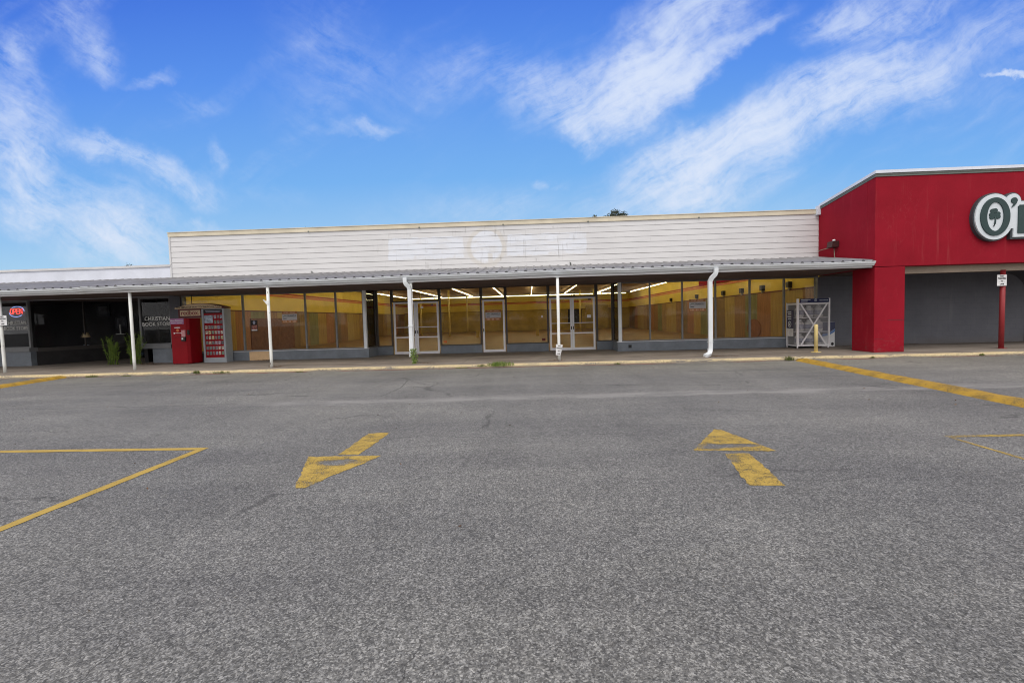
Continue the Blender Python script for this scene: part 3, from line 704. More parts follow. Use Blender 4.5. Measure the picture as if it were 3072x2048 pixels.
# fluorescent fixtures (lit lamps seen through the glass)
def fixture_mesh(L):
    b = MB(); b.tube([(-L / 2 + .03, 0, 0), (L / 2 - .03, 0, 0)], .0145, 8); me_o = b.build('tube', M['tube'])
    me = me_o.data; bpy.data.objects.remove(me_o)
    b = MB(); b.prism([(-L / 2, -.03, .05), (-L / 2, .03, .05), (-L / 2, .025, .09), (-L / 2, -.025, .09)], (L, 0, 0)); t_o = b.build('tray', M['fixture'])
    me2 = t_o.data; bpy.data.objects.remove(t_o)
    return me, me2
TUBE, TRAY = fixture_mesh(2.44)
def fixture(x, y, z, rz, label, group):
    t = bpy.data.objects.new('ceiling_light', None); col.objects.link(t); t.location = (x, y, z); t.rotation_euler = (0, 0, rz)
    tag(t, label, 'ceiling light', group)
    a = bpy.data.objects.new('lamp_tube', TUBE); col.objects.link(a); a.parent = t
    b = bpy.data.objects.new('lamp_tray', TRAY); col.objects.link(b); b.parent = t
for i in range(9):
    fixture(-11.0 + i * 2.46, 47.4, 3.80, 0.0, 'lit ceiling tube in the long crosswise row along the rear of the shop', 'crosswise ceiling lights at the rear of the shop')
ORD = ['first', 'second', 'third', 'fourth', 'fifth', 'sixth', 'seventh', 'eighth']
for r_, x in enumerate((-12.2, -8.65, -5.6, -2.6, .25, 3.5, 6.7, 9.95)):
    for j in range(11):
        fixture(x, 19.62 + j * 2.46, 3.80, math.pi / 2, 'lit ceiling tube in the %s lengthwise row counted from the kiosk side' % ORD[r_], '%s lengthwise row of ceiling lights' % ORD[r_])
# sconces along the wall on the red building's side
for i, y in enumerate((19.7, 21.9, 24.0, 26.2, 30.3, 35.7)):
    t = thing('wall_sconce', (XR, y, 2.50), 'small dark wall box number %d from the window along the yellow wall' % (i + 1), 'wall lamp', 'dark boxes on the yellow wall') if False else thing('wall_sconce', (XR, y, 2.50), 'small dark box on the yellow wall beyond the coloured panels, %s from the window' % ORD[i], 'wall lamp', 'dark boxes on the yellow wall')
    MB().box(XR - .16, XR, y - .10, y + .10, 2.48, 2.72).build('housing', M['black'], t)
    MB().box(XR - .10, XR, y - .05, y + .05, 2.36, 2.48).build('base', M['fixture'], t)

# ================================================================== BOOK STORE
BS = thing('book_store', (-20.5, YB, .15), 'dark shop with white parapet and lettering on its windows', 'shop building')
MB().box(-45, -13.99, YB - .02, YB + .25, HD, 3.90).build('parapet_wall', M['white_wall'], BS)
MB().box(-45, -13.96, YB - .06, YB + .3, 3.90, 3.985).build('parapet_cap', M['fascia'], BS)
MB().box(-45, -13.95, YB + .25, 32, 3.3, 3.4).build('roof', M['grey_trim'], BS)
MB().box(-14.12, -13.69, YB - .03, YB + .3, .15, HD).build('pilaster', M['greywall'], BS)
MB().box(-45, -19.97, YB - .02, YB + .2, .15, .72).build('bulkhead', M['bluegrey'], BS)
MB().box(-14.93, -14.12, YB - .02, YB + .2, .15, .72).build('bulkhead', M['bluegrey'], BS)
MB().box(-45, -19.95, YB - .08, YB + .25, .72, .875).build('sill', M['mullion_grey'], BS)
MB().box(-15.36, -14.125, YB - .08, YB + .3, .72, .875).build('sill', M['mullion_grey'], BS)
# diagonal recess walls
def diag(ax, ay, bx, by, z0, z1, th, m, nm, par):
    d = Vector((bx - ax, by - ay, 0)).normalized(); s_ = Vector((-d.y, d.x, 0)) * th
    return MB().prism([(ax, ay, z0), (bx, by, z0), (bx, by, z1), (ax, ay, z1)], s_).build(nm, m, par)
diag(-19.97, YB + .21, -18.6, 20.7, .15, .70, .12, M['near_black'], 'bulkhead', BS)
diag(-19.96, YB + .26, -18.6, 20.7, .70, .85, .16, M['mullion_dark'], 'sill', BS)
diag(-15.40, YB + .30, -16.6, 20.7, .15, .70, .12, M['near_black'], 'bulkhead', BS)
f = MB().box(-24.3, -24.2, YB, YB + .09, .875, HD).box(-20.03, -19.96, YB, YB + .09, .875, HD).box(-24.2, -20.03, YB + .004, YB + .086, .875, .92).box(-24.2, -20.03, YB + .004, YB + .086, 2.68, HD).build('window', M['mullion_grey'], BS)
MB().box(-24.2, -20.03, YB + .042, YB + .048, .92, 2.68).build('pane', M['dark_glass'], f)
f = MB().box(-15.42, -15.35, YB, YB + .09, .875, HD).box(-14.17, -14.12, YB, YB + .09, .875, HD).box(-15.35, -14.17, YB + .004, YB + .086, .875, .92).box(-15.35, -14.17, YB + .004, YB + .086, 2.68, HD).build('window', M['mullion_grey'], BS)
MB().box(-15.35, -14.17, YB + .042, YB + .048, .92, 2.68).build('pane', M['dark_glass'], f)
for ax, ay, bx, by in ((-19.97, YB + .12, -18.6, 20.7), (-15.38, YB + .12, -16.6, 20.7)):
    f = MB().bar((bx, by, .15), (bx, by, HD), .08, .08).bar(((ax + bx) / 2, (ay + by) / 2, .85), ((ax + bx) / 2, (ay + by) / 2, HD), .05, .05).build('window', M['mullion_dark'], BS)
    d = Vector((bx - ax, by - ay, 0)).normalized()
    diag(ax, ay + .1, bx, by, .86, HD, .006, M['dark_glass'], 'pane', f)
dr = MB().box(-18.55, -18.45, 20.66, 20.72, .15, 2.3).box(-16.75, -16.65, 20.66, 20.72, .15, 2.3).box(-17.64, -17.56, 20.66, 20.72, .15, 2.3).box(-18.45, -16.75, 20.665, 20.715, 2.2, HD).build('door', M['mullion_dark'], BS)
MB().box(-18.45, -17.64, 20.69, 20.696, .16, 2.2).box(-17.56, -16.75, 20.69, 20.696, .16, 2.2).build('pane', M['dark_glass'], dr)
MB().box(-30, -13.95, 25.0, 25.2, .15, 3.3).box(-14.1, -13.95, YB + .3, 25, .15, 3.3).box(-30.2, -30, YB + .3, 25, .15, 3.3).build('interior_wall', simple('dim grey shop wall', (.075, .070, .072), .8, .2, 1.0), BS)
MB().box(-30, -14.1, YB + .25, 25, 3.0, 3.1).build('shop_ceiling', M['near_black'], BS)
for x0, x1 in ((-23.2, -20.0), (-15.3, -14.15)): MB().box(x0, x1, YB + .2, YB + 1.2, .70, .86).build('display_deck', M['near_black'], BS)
LET = simple('frosted window lettering', (.74, .74, .73), .6, .12, 12)
text('window_lettering', 'CHRISTIAN', .215, (-20.56, YB + .036, 1.875), LET, BS, sx_=.80, bold=.001, spacing=1.05)
text('window_lettering', 'BOOK STORE', .205, (-20.56, YB + .036, 1.665), LET, BS, sx_=.78, spacing=1.05)
text('window_lettering', 'CHRISTIAN', .215, (-14.71, YB + .036, 1.89), LET, BS, sx_=.92, bold=.001, spacing=1.05)
text('window_lettering', 'BOOK STORE', .205, (-14.735, YB + .036, 1.675), LET, BS, sx_=.92, spacing=1.05)
# goods on view, each a thing of its own
fm = simple('dark picture frame', (.012, .011, .012), .4); pm = simple('dim print', (.16, .155, .15), .6, .5, 5)
for i, (x, y, z, wd, h, lb) in enumerate(((-19.42, 20.3, 2.40, .62, .52, 'round-looking dim wreath picture high behind the book shop glass'), (-18.2, 22.3, 2.45, .9, .5, 'wide dark framed picture high on the book shop wall'),
        (-19.15, 20.9, 1.85, .55, .55, 'dark framed picture nearest the lettered corner of the book shop'), (-18.35, 21.3, 1.85, .62, .60, 'square picture with pale mount in the middle of the book shop display'),
        (-17.5, 22.5, 2.0, .5, .8, 'tall dark framed picture by the book shop door'))):
    t = thing('framed_picture', (x, y, z - h / 2), lb, 'picture', 'framed pictures in the book shop')
    MB().box(x - wd / 2, x + wd / 2, y - .03, y + .03, z - h / 2, z + h / 2).build('frame', fm, t)
    MB().box(x - wd * .33, x + wd * .33, y - .036, y - .03, z - h * .33, z + h * .33).build('print', pm, t)
t = thing('table_lamp', (-19.35, 19.3, .9), 'small table lamp with pale shade in the book shop display', 'lamp')
MB().lathe((-19.35, 19.3, .86), [(.10, 0), (.10, .02), (.03, .05), (.05, .18), (.02, .30), (.015, .42)], 14).build('stem', simple('ceramic lamp stem', (.25, .30, .35), .4), t)
MB().lathe((-19.35, 19.3, 1.20), [(.17, 0), (.10, .22)], 16).build('lamp_shade', simple('tan lamp shade', (.42, .33, .2), .8), t)
t = thing('open_book_stand', (-18.6, 20.2, .9), 'small white cross-shaped stand on the book shop display', 'ornament')
MB().box(-18.85, -18.35, 20.12, 20.3, .86, 1.28).build('base', M['near_black'], t); MB().box(-18.62, -18.58, 20.19, 20.22, 1.28, 1.72).box(-18.80, -18.40, 20.17, 20.24, 1.28, 1.31).build('cross', simple('dim white ornament', (.5, .5, .48), .5), t)
for i, dx in enumerate((0, .12, .27)):
    tag(MB().box(-17.95 + dx, -17.86 + dx, 20.95, 21.1, 1.22, 1.55 - .03 * i).build('book', simple('book cover', (.25 - .05 * i, .24, .18), .6)), ['grey upright book at the lettered-window end of the small row', 'middle upright book of the small row in the book shop', 'olive upright book at the door end of the small row'][i], 'book', 'upright books in the book shop')
MB().box(-18.2, -17.4, 20.9, 21.4, .15, 1.22).build('shelf_unit', M['near_black'], None)
tag(bpy.data.objects['shelf_unit'], 'low dark shelf unit under the upright books', 'shelf')
# OPEN neon
t = thing('neon_sign', (-20.54, YB + .10, 2.33), 'lit red and blue neon open sign in the book shop window', 'neon sign')
def poly3(pts, y): return [(x, y, z) for x, z in pts]
nx, nz, ny = -20.54, 2.335, YB + .075
def letter(x, strokes):
    b = MB()
    for st in strokes: b.tube(poly3([(x + a * .112, nz - .085 + q * .20 + (x - nx) * .02) for a, q in st], ny), .0105, 6)
    return b
oo = [(math.cos(a) * .5 + .5, math.sin(a) * .5 + .5) for a in [i * math.pi / 8 for i in range(17)]]
for nm, x, stx in (('letter', nx - .255, [oo]), ('letter', nx - .115, [[(0, 0), (0, 1), (.7, 1), (.95, .8), (.95, .62), (.7, .45), (0, .45)]]),
                   ('letter', nx + .015, [[(.9, 0), (0, 0), (0, 1), (.9, 1)], [(0, .5), (.75, .5)]]), ('letter', nx + .145, [[(0, 0), (0, 1), (.9, 0), (.9, 1)]])):
    letter(x, stx).build(nm, M['neon_red'], t)
b = MB()
arc1 = [(nx + .315 * math.cos(a), nz + .205 * math.sin(a) + .02 * math.cos(a)) for a in [R(-5) + i * R(130) / 16 for i in range(17)]]
arc2 = [(nx + .315 * math.cos(a), nz + .205 * math.sin(a) + .02 * math.cos(a)) for a in [R(185) + i * R(125) / 16 for i in range(17)]]
b.tube(poly3(arc1, ny + .01), .008, 6); b.tube(poly3(arc2, ny + .01), .008, 6); b.build('oval_tube', M['neon_blue'], t)
MB().box(nx - .30, nx + .30, ny + .04, ny + .05, nz - .20, nz + .20).build('backing', M['black'], t)

# ================================================================== RED BUILDING
RY = 14.62
RB = thing('red_store', (14.0, RY, .15), 'red stucco shop with deep covered entrance and white roof edge', 'shop building')
LZ = 2.785
r = MB()
# front face above the entrance, side face along the canopy, with thickness
def ztop(y): return 5.69 - (y - RY) * .103
r.prism([(10.65, RY, LZ), (40, RY, LZ), (40, RY, 5.55), (10.65, RY, 5.55)], (0, .35, 0))
r.prism([(10.65, RY + .35, LZ), (10.78, YB, LZ), (10.78, YB, ztop(YB) - .14), (10.65, RY + .35, 5.55 - .036)], (.3, 0, 0))
r.prism([(10.78, YB, 3.2), (10.9, 30, 3.2), (10.9, 30, ztop(YB) - .14), (10.78, YB, ztop(YB) - .14)], (.3, 0, 0))
r.build('wall', M['stucco'], RB, bevel=.012)
q = MB(); q.box(10.65, 11.56, RY, 15.60, .15, LZ - .012)
q.build('column', M['stucco'], RB, bevel=.015)
MB().box(11.05, 11.563, RY - .004, RY + .01, 1.135, 1.150).build('column_groove', M['kiosk_dark'], RB)
MB().box(10.66, 10.93, RY - .004, RY + .01, .555, .565).build('column_groove', M['kiosk_dark'], RB)
e = MB(); e.prism([(10.62, RY - .03, 5.55), (10.62, RY - .03, 5.60), (10.75, YB - .1, ztop(YB) - .09), (10.75, YB - .1, ztop(YB) - .14)], (.4, 0, 0)); e.box(11.02, 40, RY - .03, RY + .36, 5.55, 5.60)
e.prism([(10.625, RY - .025, 5.50), (10.625, RY - .025, 5.55), (10.755, YB - .1, ztop(YB) - .14), (10.755, YB - .1, ztop(YB) - .185)], (.02, 0, 0)); e.box(10.645, 40, RY - .022, RY - .003, 5.505, 5.55)
e.build('flashing', M['grey_trim'], RB)
e = MB(); e.prism([(10.60, RY - .06, 5.60), (10.60, RY - .06, 5.69), (10.73, YB - .1, ztop(YB)), (10.73, YB - .1, ztop(YB) - .09)], (.5, 0, 0)); e.box(11.1, 40, RY - .06, RY + .4, 5.602, 5.69)
e.box(10.66, 10.80, YB - .16, YB - .02, 5.0, 5.32)
e.build('roof_edge', M['white_wall'], RB)
MB().box(11.45, 40, RY + .36, 30, 5.3, 5.4).build('roof', M['grey_trim'], RB)
MB().box(11.56, 40, 14.98, 15.12, 2.575, LZ + .02).box(11.56, 40, RY + .35, 14.98, LZ - .01, LZ + .03).build('soffit_beam', M['beige'], RB)
MB().box(10.98, 40, 15.12, 17.9, 2.74, 2.84).build('soffit', M['soffit'], RB)
MB().box(10.80, 18.25, 17.66, 17.9, .15, 2.74).box(18.25, 40, 17.95, 18.15, .15, 2.74).build('rear_wall', M['greywall'], RB)
ar = MB()
for i in range(10):
    a0, a1 = i / 10 * math.pi / 2, (i + 1) / 10 * math.pi / 2
    ar.prism([(18.25 - .9 * (1 - math.cos(a0)) , 17.64, 2.0 + .7 * math.sin(a0)), (18.25 - .9 * (1 - math.cos(a1)), 17.64, 2.0 + .7 * math.sin(a1)), (18.38, 17.64, 2.0 + .7 * math.sin(a1)), (18.38, 17.64, 2.0 + .7 * math.sin(a0))], (0, .018, 0))
ar.box(18.25, 18.38, 17.64, 17.95, .15, 2.0).build('arched_jamb', simple('charcoal jamb paint', (.05, .05, .06), .7, .2), RB)
# sign: white backing with dark return, green letters with shamrock
SG = thing('shop_sign', (14.03, RY, 4.16), 'big white edged sign with dark green letters and shamrock on the red wall', 'shop sign')
SYF = RY - .15
def ell(cx, cz, rx, rz, n=40, a0=0.0, a1=2 * math.pi): return [(cx + rx * math.cos(a0 + (a1 - a0) * i / n), cz + rz * math.sin(a0 + (a1 - a0) * i / n)) for i in range(n)]
def plate(pts, y0, y1, b): b.prism([(x, y0, z) for x, z in pts], (0, y1 - y0, 0)); return b
bk = MB()
plate(ell(14.02, 4.155, .605, .72), RY - .11, RY, bk); plate(ell(14.55, 4.60, .265, .265), RY - .111, RY - .001, bk)
plate([(14.52, 3.48), (17.6, 3.48), (17.6, 4.62), (14.52, 4.62)], RY - .112, RY - .002, bk); plate([(14.2, 3.80), (14.6, 3.80), (14.6, 4.6), (14.2, 4.6)], RY - .113, RY - .003, bk)
bk.build('sign_return', M['sign_edge'], SG)
fc = MB()
plate(ell(14.02, 4.155, .565, .68), SYF, RY - .109, fc); plate(ell(14.55, 4.585, .215, .235), SYF - .001, RY - .11, fc)
plate([(14.565, 3.535), (17.55, 3.535), (17.55, 4.59), (14.565, 4.59)], SYF - .002, RY - .11, fc); plate([(14.3, 3.79), (14.58, 3.79), (14.58, 4.55), (14.3, 4.55)], SYF - .003, RY - .11, fc)
fc.build('sign_face', M['sign_face'], SG)
rg = MB(); n_ = 48; o1 = ell(14.015, 4.156, .428, .565, n_); i1 = ell(14.02, 4.156, .245, .427, n_)
for k_ in range(n_):
    k2 = (k_ + 1) % n_
    rg.prism([(o1[k_][0], SYF - .03, o1[k_][1]), (o1[k2][0], SYF - .03, o1[k2][1]), (i1[k2][0], SYF - .03, i1[k2][1]), (i1[k_][0], SYF - .03, i1[k_][1])], (0, .03, 0))
rg.build('letter_o', M['sign_green'], SG)
ap = MB(); plate(ell(14.553, 4.612, .088, .088, 24), SYF - .030, SYF - .003, ap)
plate([(14.475, 4.405), (14.56, 4.455), (14.615, 4.53), (14.640, 4.60), (14.56, 4.54), (14.53, 4.49)], SYF - .029, SYF - .003, ap)
ap.build('apostrophe', M['sign_green'], SG)
text('letter_r', 'R', 1.10, (15.03, SYF - .012, 4.03), M['sign_green'], SG, sx_=1.15, thick=.01, bold=.03)
MB().box(14.675, 14.90, SYF - .03, SYF - .002, 3.64, 4.445).build('letter_stem', M['sign_green'], SG)
sh = MB()
for i, (cx, cz) in enumerate(((13.945, 4.325), (14.015, 4.335), (13.915, 4.215), (13.925, 4.135), (14.10, 4.235), (14.105, 4.150), (14.01, 4.20))):
    plate(ell(cx, cz, .068, .066, 20), SYF - .024 + i * .0008, SYF, sh)
sh.tube([(14.02, SYF - .012, 4.15), (14.028, SYF - .012, 4.03), (14.015, SYF - .012, 3.94), (13.985, SYF - .012, 3.87)], .02, 8)
sh.build('shamrock', M['sign_green'], SG)
# security lamp on the side wall
LB = thing('security_lamp', (10.72, 16.5, 3.65), 'dark boxy floodlight with white photocell on the red side wall', 'wall lamp')
MB().prism([(10.46, 16.36, 3.66), (10.46, 16.64, 3.66), (10.50, 16.64, 3.87), (10.50, 16.36, 3.87)], (.24, 0, 0)).build('housing', simple('maroon brown lamp housing', (.05, .018, .018), .5), LB, bevel=.01)
MB().lathe((10.62, 16.48, 3.87), [(.045, 0), (.045, .05), (.035, .065)], 12).build('photocell', M['sign_white'], LB)
MB().tube([(10.66, 16.62, 3.69), (10.68, 17.2, 3.685), (10.70, YB - .1, 3.675)], .012, 6).tube([(10.64, 16.5, 3.66), (10.65, 16.5, 3.35), (10.64, 16.42, 3.28)], .012, 6).build('conduit', M['fixture'], LB)

# ================================================================== CANOPY
CN = thing('walkway_canopy', (-3, 14.7, 2.75), 'long low canopy with grey ribbed metal roof and white gutter over the walkway', 'canopy')
GY = 14.56
def lerp(x, tab):
    if x <= tab[0][0]: return tab[0][1]
    for (a, b), (c_, d) in zip(tab, tab[1:]):
        if x <= c_: return b + (d - b) * (x - a) / (c_ - a)
    return tab[-1][1]
def gtop(x): return lerp(x, [(-17.4, 2.897), (-9.3, 2.933), (-5.2, 2.949), (1.2, 2.988), (5.3, 2.988), (10.6, 2.951)]) + .006 * math.sin(x * 1.3) + .004 * math.sin(x * 3.1 + 1)
def gbot(x): return lerp(x, [(-17.4, 2.712), (-9.3, 2.736), (-5.2, 2.760), (1.2, 2.778), (10.6, 2.777)])
def dent(x):
    d = 0.0
    for c_, w_, a in ((-14.55, .22, .05), (-13.9, .30, -.035), (-13.15, .22, .045)): d += a * math.exp(-((x - c_) / w_) ** 2)
    return d
XE = 10.63
gx = [-46 + i * .2 for i in range(int((XE + 46) / .2) + 1)] + [XE]
gt = MB()
def sweep(b, prof_fn, xs, cap=True):
    rows = [[b.bm.verts.new((x, y, z)) for y, z in prof_fn(x)] for x in xs]
    n = len(rows[0])
    for p_, q_ in zip(rows, rows[1:]):
        for k in range(n): b.bm.faces.new((p_[k], q_[k], q_[(k + 1) % n], p_[(k + 1) % n]))
    if cap: b.bm.faces.new(rows[0]); b.bm.faces.new(rows[-1][::-1])
def gp(x):
    t = gtop(x) + dent(x) * .45; o = GY - abs(dent(x)) * .8
    return [(o - .02, t), (o - .02, t - .022), (o, t - .030), (o + .004, t - .062), (o + .05, t - .105), (o + .055, t - .125), (GY + .13, t - .125), (GY + .13, t - .02), (GY + .12, t - .02), (GY + .12, t - .11), (o + .06, t - .10), (o + .02, t - .06), (o + .01, t)]
sweep(gt, gp, gx); gt.build('gutter', M['white_metal'], CN)
fb = MB(); sweep(fb, lambda x: [(GY + .135, gbot(x)), (GY + .135, gtop(x) - .03), (GY + .17, gtop(x) - .03), (GY + .17, gbot(x))], gx); fb.build('fascia', M['fascia'], CN)
# ribbed sheet
rf = MB(); ribs = []
x = -46.0; P0 = RIB0 = 0.2256
def roofz(x, y): return gtop(x) + .005 + (y - (GY + .02)) * ((3.45 - gtop(x)) / (YB - GY - .02))
xs_ = []
kx = math.ceil((-46 - P0) / .3048)
while P0 + kx * .3048 < XE - .02:
    c_ = P0 + kx * .3048
    xs_ += [(c_ - .06, 0), (c_ - .026, .042), (c_ + .026, .042), (c_ + .06, 0), (c_ + .125, 0), (c_ + .130, .006), (c_ + .145, .006), (c_ + .150, 0)]
    kx += 1
xs_ = [(a, b) for a, b in xs_ if a < XE]
ys_ = [GY + .03, 15.6, 16.6, YB - .03]
rows = [[rf.bm.verts.new((a, y, roofz(a, y) + b + (.004 * math.sin(a * 2.2 + y) if y > 15 else 0))) for a, b in xs_] for y in ys_]
for p_, q_ in zip(rows, rows[1:]):
    for k in range(len(xs_) - 1): rf.bm.faces.new((p_[k], p_[k + 1], q_[k + 1], q_[k]))
kx = math.ceil((-46 - P0) / .3048)
while P0 + kx * .3048 < XE - .08:
    c_ = P0 + kx * .3048; y = GY + .022
    q_ = rf.bm.faces.new([rf.bm.verts.new(v_) for v_ in ((c_ - .056, y, roofz(c_, y) - .004), (c_ + .056, y, roofz(c_, y) - .004), (c_ + .025, y, roofz(c_, y) + .036), (c_ - .025, y, roofz(c_, y) + .036))]); q_.material_index = 1; kx += 1  # dark faces stand in for the shade inside the open rib ends
ro = rf.build('roof_sheet', [M['roof_metal'], M['near_black']], CN)
sm = ro.modifiers.new('thickness', 'SOLIDIFY'); sm.thickness = .004; sm.offset = -1
# roof to wall flashing, split in lengths that have lifted a little
fl = MB(); a = -46.0
while a < 10.7:
    L = min(random.uniform(2.6, 3.4), 10.72 - a); dz = random.uniform(-.012, .012)
    fl.prism([(a, YB - .03, 3.435 + dz), (a + L - .01, YB - .03, 3.435 + random.uniform(-.012, .012)), (a + L - .01, YB - .03, 3.475 + dz), (a, YB - .03, 3.475 + dz)], (0, -.008, 0)); a += L
fl.build('wall_flashing', M['roof_metal'], CN)
sfm = MB(); sfm.quad((-46, GY + .17, 2.75), (XE, GY + .17, 2.79), (XE, YB - .025, HD + .005), (-46, YB - .025, HD + .005))
sfm.quad((-6.3, YB - .025, HD + .005), (3.4, YB - .025, HD + .005), (3.4, YB + .22, HD + .005), (-6.3, YB + .22, HD + .005))
so = sfm.build('soffit', M['soffit'], CN); q = so.modifiers.new('thickness', 'SOLIDIFY'); q.thickness = .015; q.offset = 1
MB().tube([(-8.35, YB - .04, 3.47), (-8.35, YB - .04, 3.53), (-8.39, YB - .05, 3.55)], .018, 6).tube([(1.62, YB - .04, 3.47), (1.62, YB - .04, 3.55), (1.58, YB - .05, 3.57)], .018, 6).build('roof_vent', M['grey_trim'], CN)
# far end: the stretch beyond the book store recess keeps a ceiling too
MB().box(-46, -13.95, YB, 20.7, HD + .01, HD + .05).build('entry_soffit', M['soffit'], BS)

# posts
PG = 'white posts along the kerb'
def post(x, y, label, top=2.76, lean=0.0):
    t = thing('canopy_post', (x, y, .15), label, 'post', PG)
    MB().tube([(x, y, .151), (x, y, .5), (x, y, 1.4), (x + lean, y, top)], .047, 14).build('pole', M['white_post'], t)
    MB().box(x - .08, x + .08, y - .07, y + .07, top - .004, top + .008).build('top_plate', M['white_metal'], t)
    return t
pA = post(-17.83, 14.86, 'white canopy post with its sign, nearest the open neon', 2.735)
pB = post(-13.22, 14.80, 'badly chipped white canopy post beside the red movie kiosk', 2.745)
pC = post(-8.38, 14.52, 'white canopy post with a broken bracket, in front of the yellow windows', 2.75)
MB().bar((-8.42, 14.47, 2.22), (-8.49, 14.43, 2.34), .035, .008, (0, 1, 0)).box(-8.43, -8.33, 14.455, 14.475, 2.19, 2.30).build('broken_bracket', M['white_post'], pC)
pP = post(-3.79, 14.74, 'white canopy post hidden behind the downspout with the vine at its foot', 2.755)
pD = post(.916, 14.55, 'white canopy post with a curled sign near its foot', 2.765)
# downspouts
DG = 'white downspouts of the canopy'
def rectpipe(b, path, wx, wy):
    path = [Vector(p) for p in path]; rings = []
    for i, p in enumerate(path):
        d = (path[min(i + 1, len(path) - 1)] - path[max(i - 1, 0)]).normalized()
        sx_ = Vector((1, 0, 0)); sx_ = (sx_ - d * sx_.dot(d)).normalized(); sy_ = d.cross(sx_)
        pr = [(-1, -1), (-.5, -1), (-.45, -.86), (-.05, -.86), (0, -1), (.5, -1), (.55, -.86), (.9, -.86), (1, -1), (1, 1), (-1, 1)]
        rings.append([b.bm.verts.new(p + sx_ * (a * wx / 2) + sy_ * (q * wy / 2)) for a, q in pr])
    n = len(rings[0])
    for p_, q_ in zip(rings, rings[1:]):
        for k in range(n): b.bm.faces.new((p_[k], p_[(k + 1) % n], q_[(k + 1) % n], q_[k]))
    b.bm.faces.new(rings[0]); b.bm.faces.new(rings[-1][::-1])
DS = thing('downspout', (-3.81, 14.64, .15), 'white downspout with top elbow next to the shop doors, vine at its foot', 'downspout', DG)
b = MB(); rectpipe(b, [(-3.93, GY + .02, 2.90), (-3.93, GY + .02, 2.76), (-3.90, GY + .03, 2.70), (-3.83, GY + .06, 2.62), (-3.81, GY + .08, 2.54), (-3.81, GY + .085, 2.4), (-3.815, GY + .085, 1.4), (-3.825, GY + .085, .37)], .120, .095)
b.build('pipe', M['white_metal'], DS)
MB().box(-3.89, -3.73, GY + .02, GY + .15, 1.35, 1.38).build('strap', M['white_metal'], DS)
DS = thing('downspout', (5.67, 14.64, .15), 'white downspout with a kicked-out crushed bottom end', 'downspout', DG)
b = MB(); rectpipe(b, [(5.83, GY + .02, 2.90), (5.83, GY + .02, 2.78), (5.80, GY + .03, 2.70), (5.71, GY + .06, 2.60), (5.67, GY + .085, 2.5), (5.67, GY + .085, 2.4), (5.675, GY + .085, 1.0), (5.67, GY + .085, .38)], .120, .095)
b.build('pipe', M['white_metal'], DS)
b = MB(); rectpipe(b, [(5.655, GY + .08, .40), (5.65, GY + .06, .31), (5.60, GY - .02, .235), (5.48, GY - .12, .20), (5.42, GY - .16, .19)], .13, .095); b.build('outlet_elbow', M['white_metal'], DS)
MB().box(5.59, 5.75, GY + .02, GY + .15, .60, .615).build('strap', M['white_metal'], DS)

# red post of the red building
t = thing('entrance_post', (14.79, 14.97, .15), 'thick red round post at the covered entrance of the red building', 'post')
MB().tube([(14.79, 14.97, .151), (14.79, 14.97, 2.60)], .066, 18).build('pole', M['redpost'], t)
MB().box(14.68, 14.90, 14.89, 14.975, .151, .162).build('base_plate', M['redpost'], t)

# no-parking signs
SGp = 'no parking signs on the posts'
def np_sign(x, y, z0, z1, wd, label, curl=0.0, tip=0.0, taper=0.0):
    t = thing('no_parking_sign', (x, y, (z0 + z1) / 2), label, 'sign', SGp)
    b = MB(); N = 8; rows = []
    zc = (z0 + z1) / 2
    def pos(a, q):   # a across -1..1, q up 0..1
        w_ = wd / 2 * (1 - taper * (1 - q)); xx = a * w_; zz = z0 + (z1 - z0) * q - zc
        X = xx * math.cos(tip) - zz * math.sin(tip); Z = xx * math.sin(tip) + zz * math.cos(tip)
        return Vector((x + X, y + curl * (a * a) * (1 - .5 * q), zc + Z))
    for j in range(N + 1): rows.append([b.bm.verts.new(pos(i / N * 2 - 1, j / N)) for i in range(N + 1)])
    for p_, q_ in zip(rows, rows[1:]):
        for k in range(N): b.bm.faces.new((p_[k], p_[k + 1], q_[k + 1], q_[k]))
    o = b.build('plate', M['sign_white'], t); md = o.modifiers.new('t', 'SOLIDIFY'); md.thickness = .003; md.offset = 0
    h = z1 - z0; yy = y - .006
    def put(s_, q, size, sc):
        c_ = pos(0, q); text('sign_lettering', s_, size, (c_.x, yy, c_.z), M['ink'], t, sx_=sc, tip=tip, thick=.001, bold=.0015)
    k = wd / .29
    put('NO', .87, .075 * k, .9); put('PARKING', .66, .072 * k, .82 * (1 - taper * .3)); put('FIRE', .41, .046 * k, .9); put('LANE', .15, .060 * k, .85)
    put('–          –', .40, .06 * k, .85 * (1 - taper * .3))
    return t
np_sign(-17.69, 14.79, 1.755, 2.085, .30, 'white no parking sign on the post nearest the open neon')
np_sign(.905, 14.475, .315, .655, .215, 'bent white no parking sign low on a white post', curl=.035, tip=-.13, taper=.30)
np_sign(14.67, 14.875, 2.105, 2.445, .287, 'white no parking sign on the thick red post')

# ================================================================== KIOSK
KX0, KX1, KYF = -13.36, -12.70, 16.62
K = thing('movie_kiosk', ((KX0 + KX1) / 2, KYF, .15), 'red movie rental cabinet standing on the walkway beside the book shop window', 'vending kiosk')
body = MB().prism([(KX0, KYF, .17), (KX1 - .08, KYF, .17), (KX1, KYF + .09, .17), (KX1, KYF + .68, .17), (KX0, KYF + .68, .17)], (0, 0, 1.69)).build('cabinet', M['kiosk_red'], K, bevel=.012)
MB().box(KX0 + .02, KX1 - .10, KYF + .02, KYF + .62, .151, .172).build('plinth', M['kiosk_dark'], K)
MB().box(KX0 + .0, KX1 - .14, KYF - .012, KYF + .0, 1.645, 1.852).build('banner', simple('purple banner', (.30, .12, .27), .45, .2, 5), K)
text('banner_lettering', 'New Releases', .085, ((KX0 + KX1 - .14) / 2, KYF - .0145, 1.775), M['sign_white'], K, sx_=1.05)
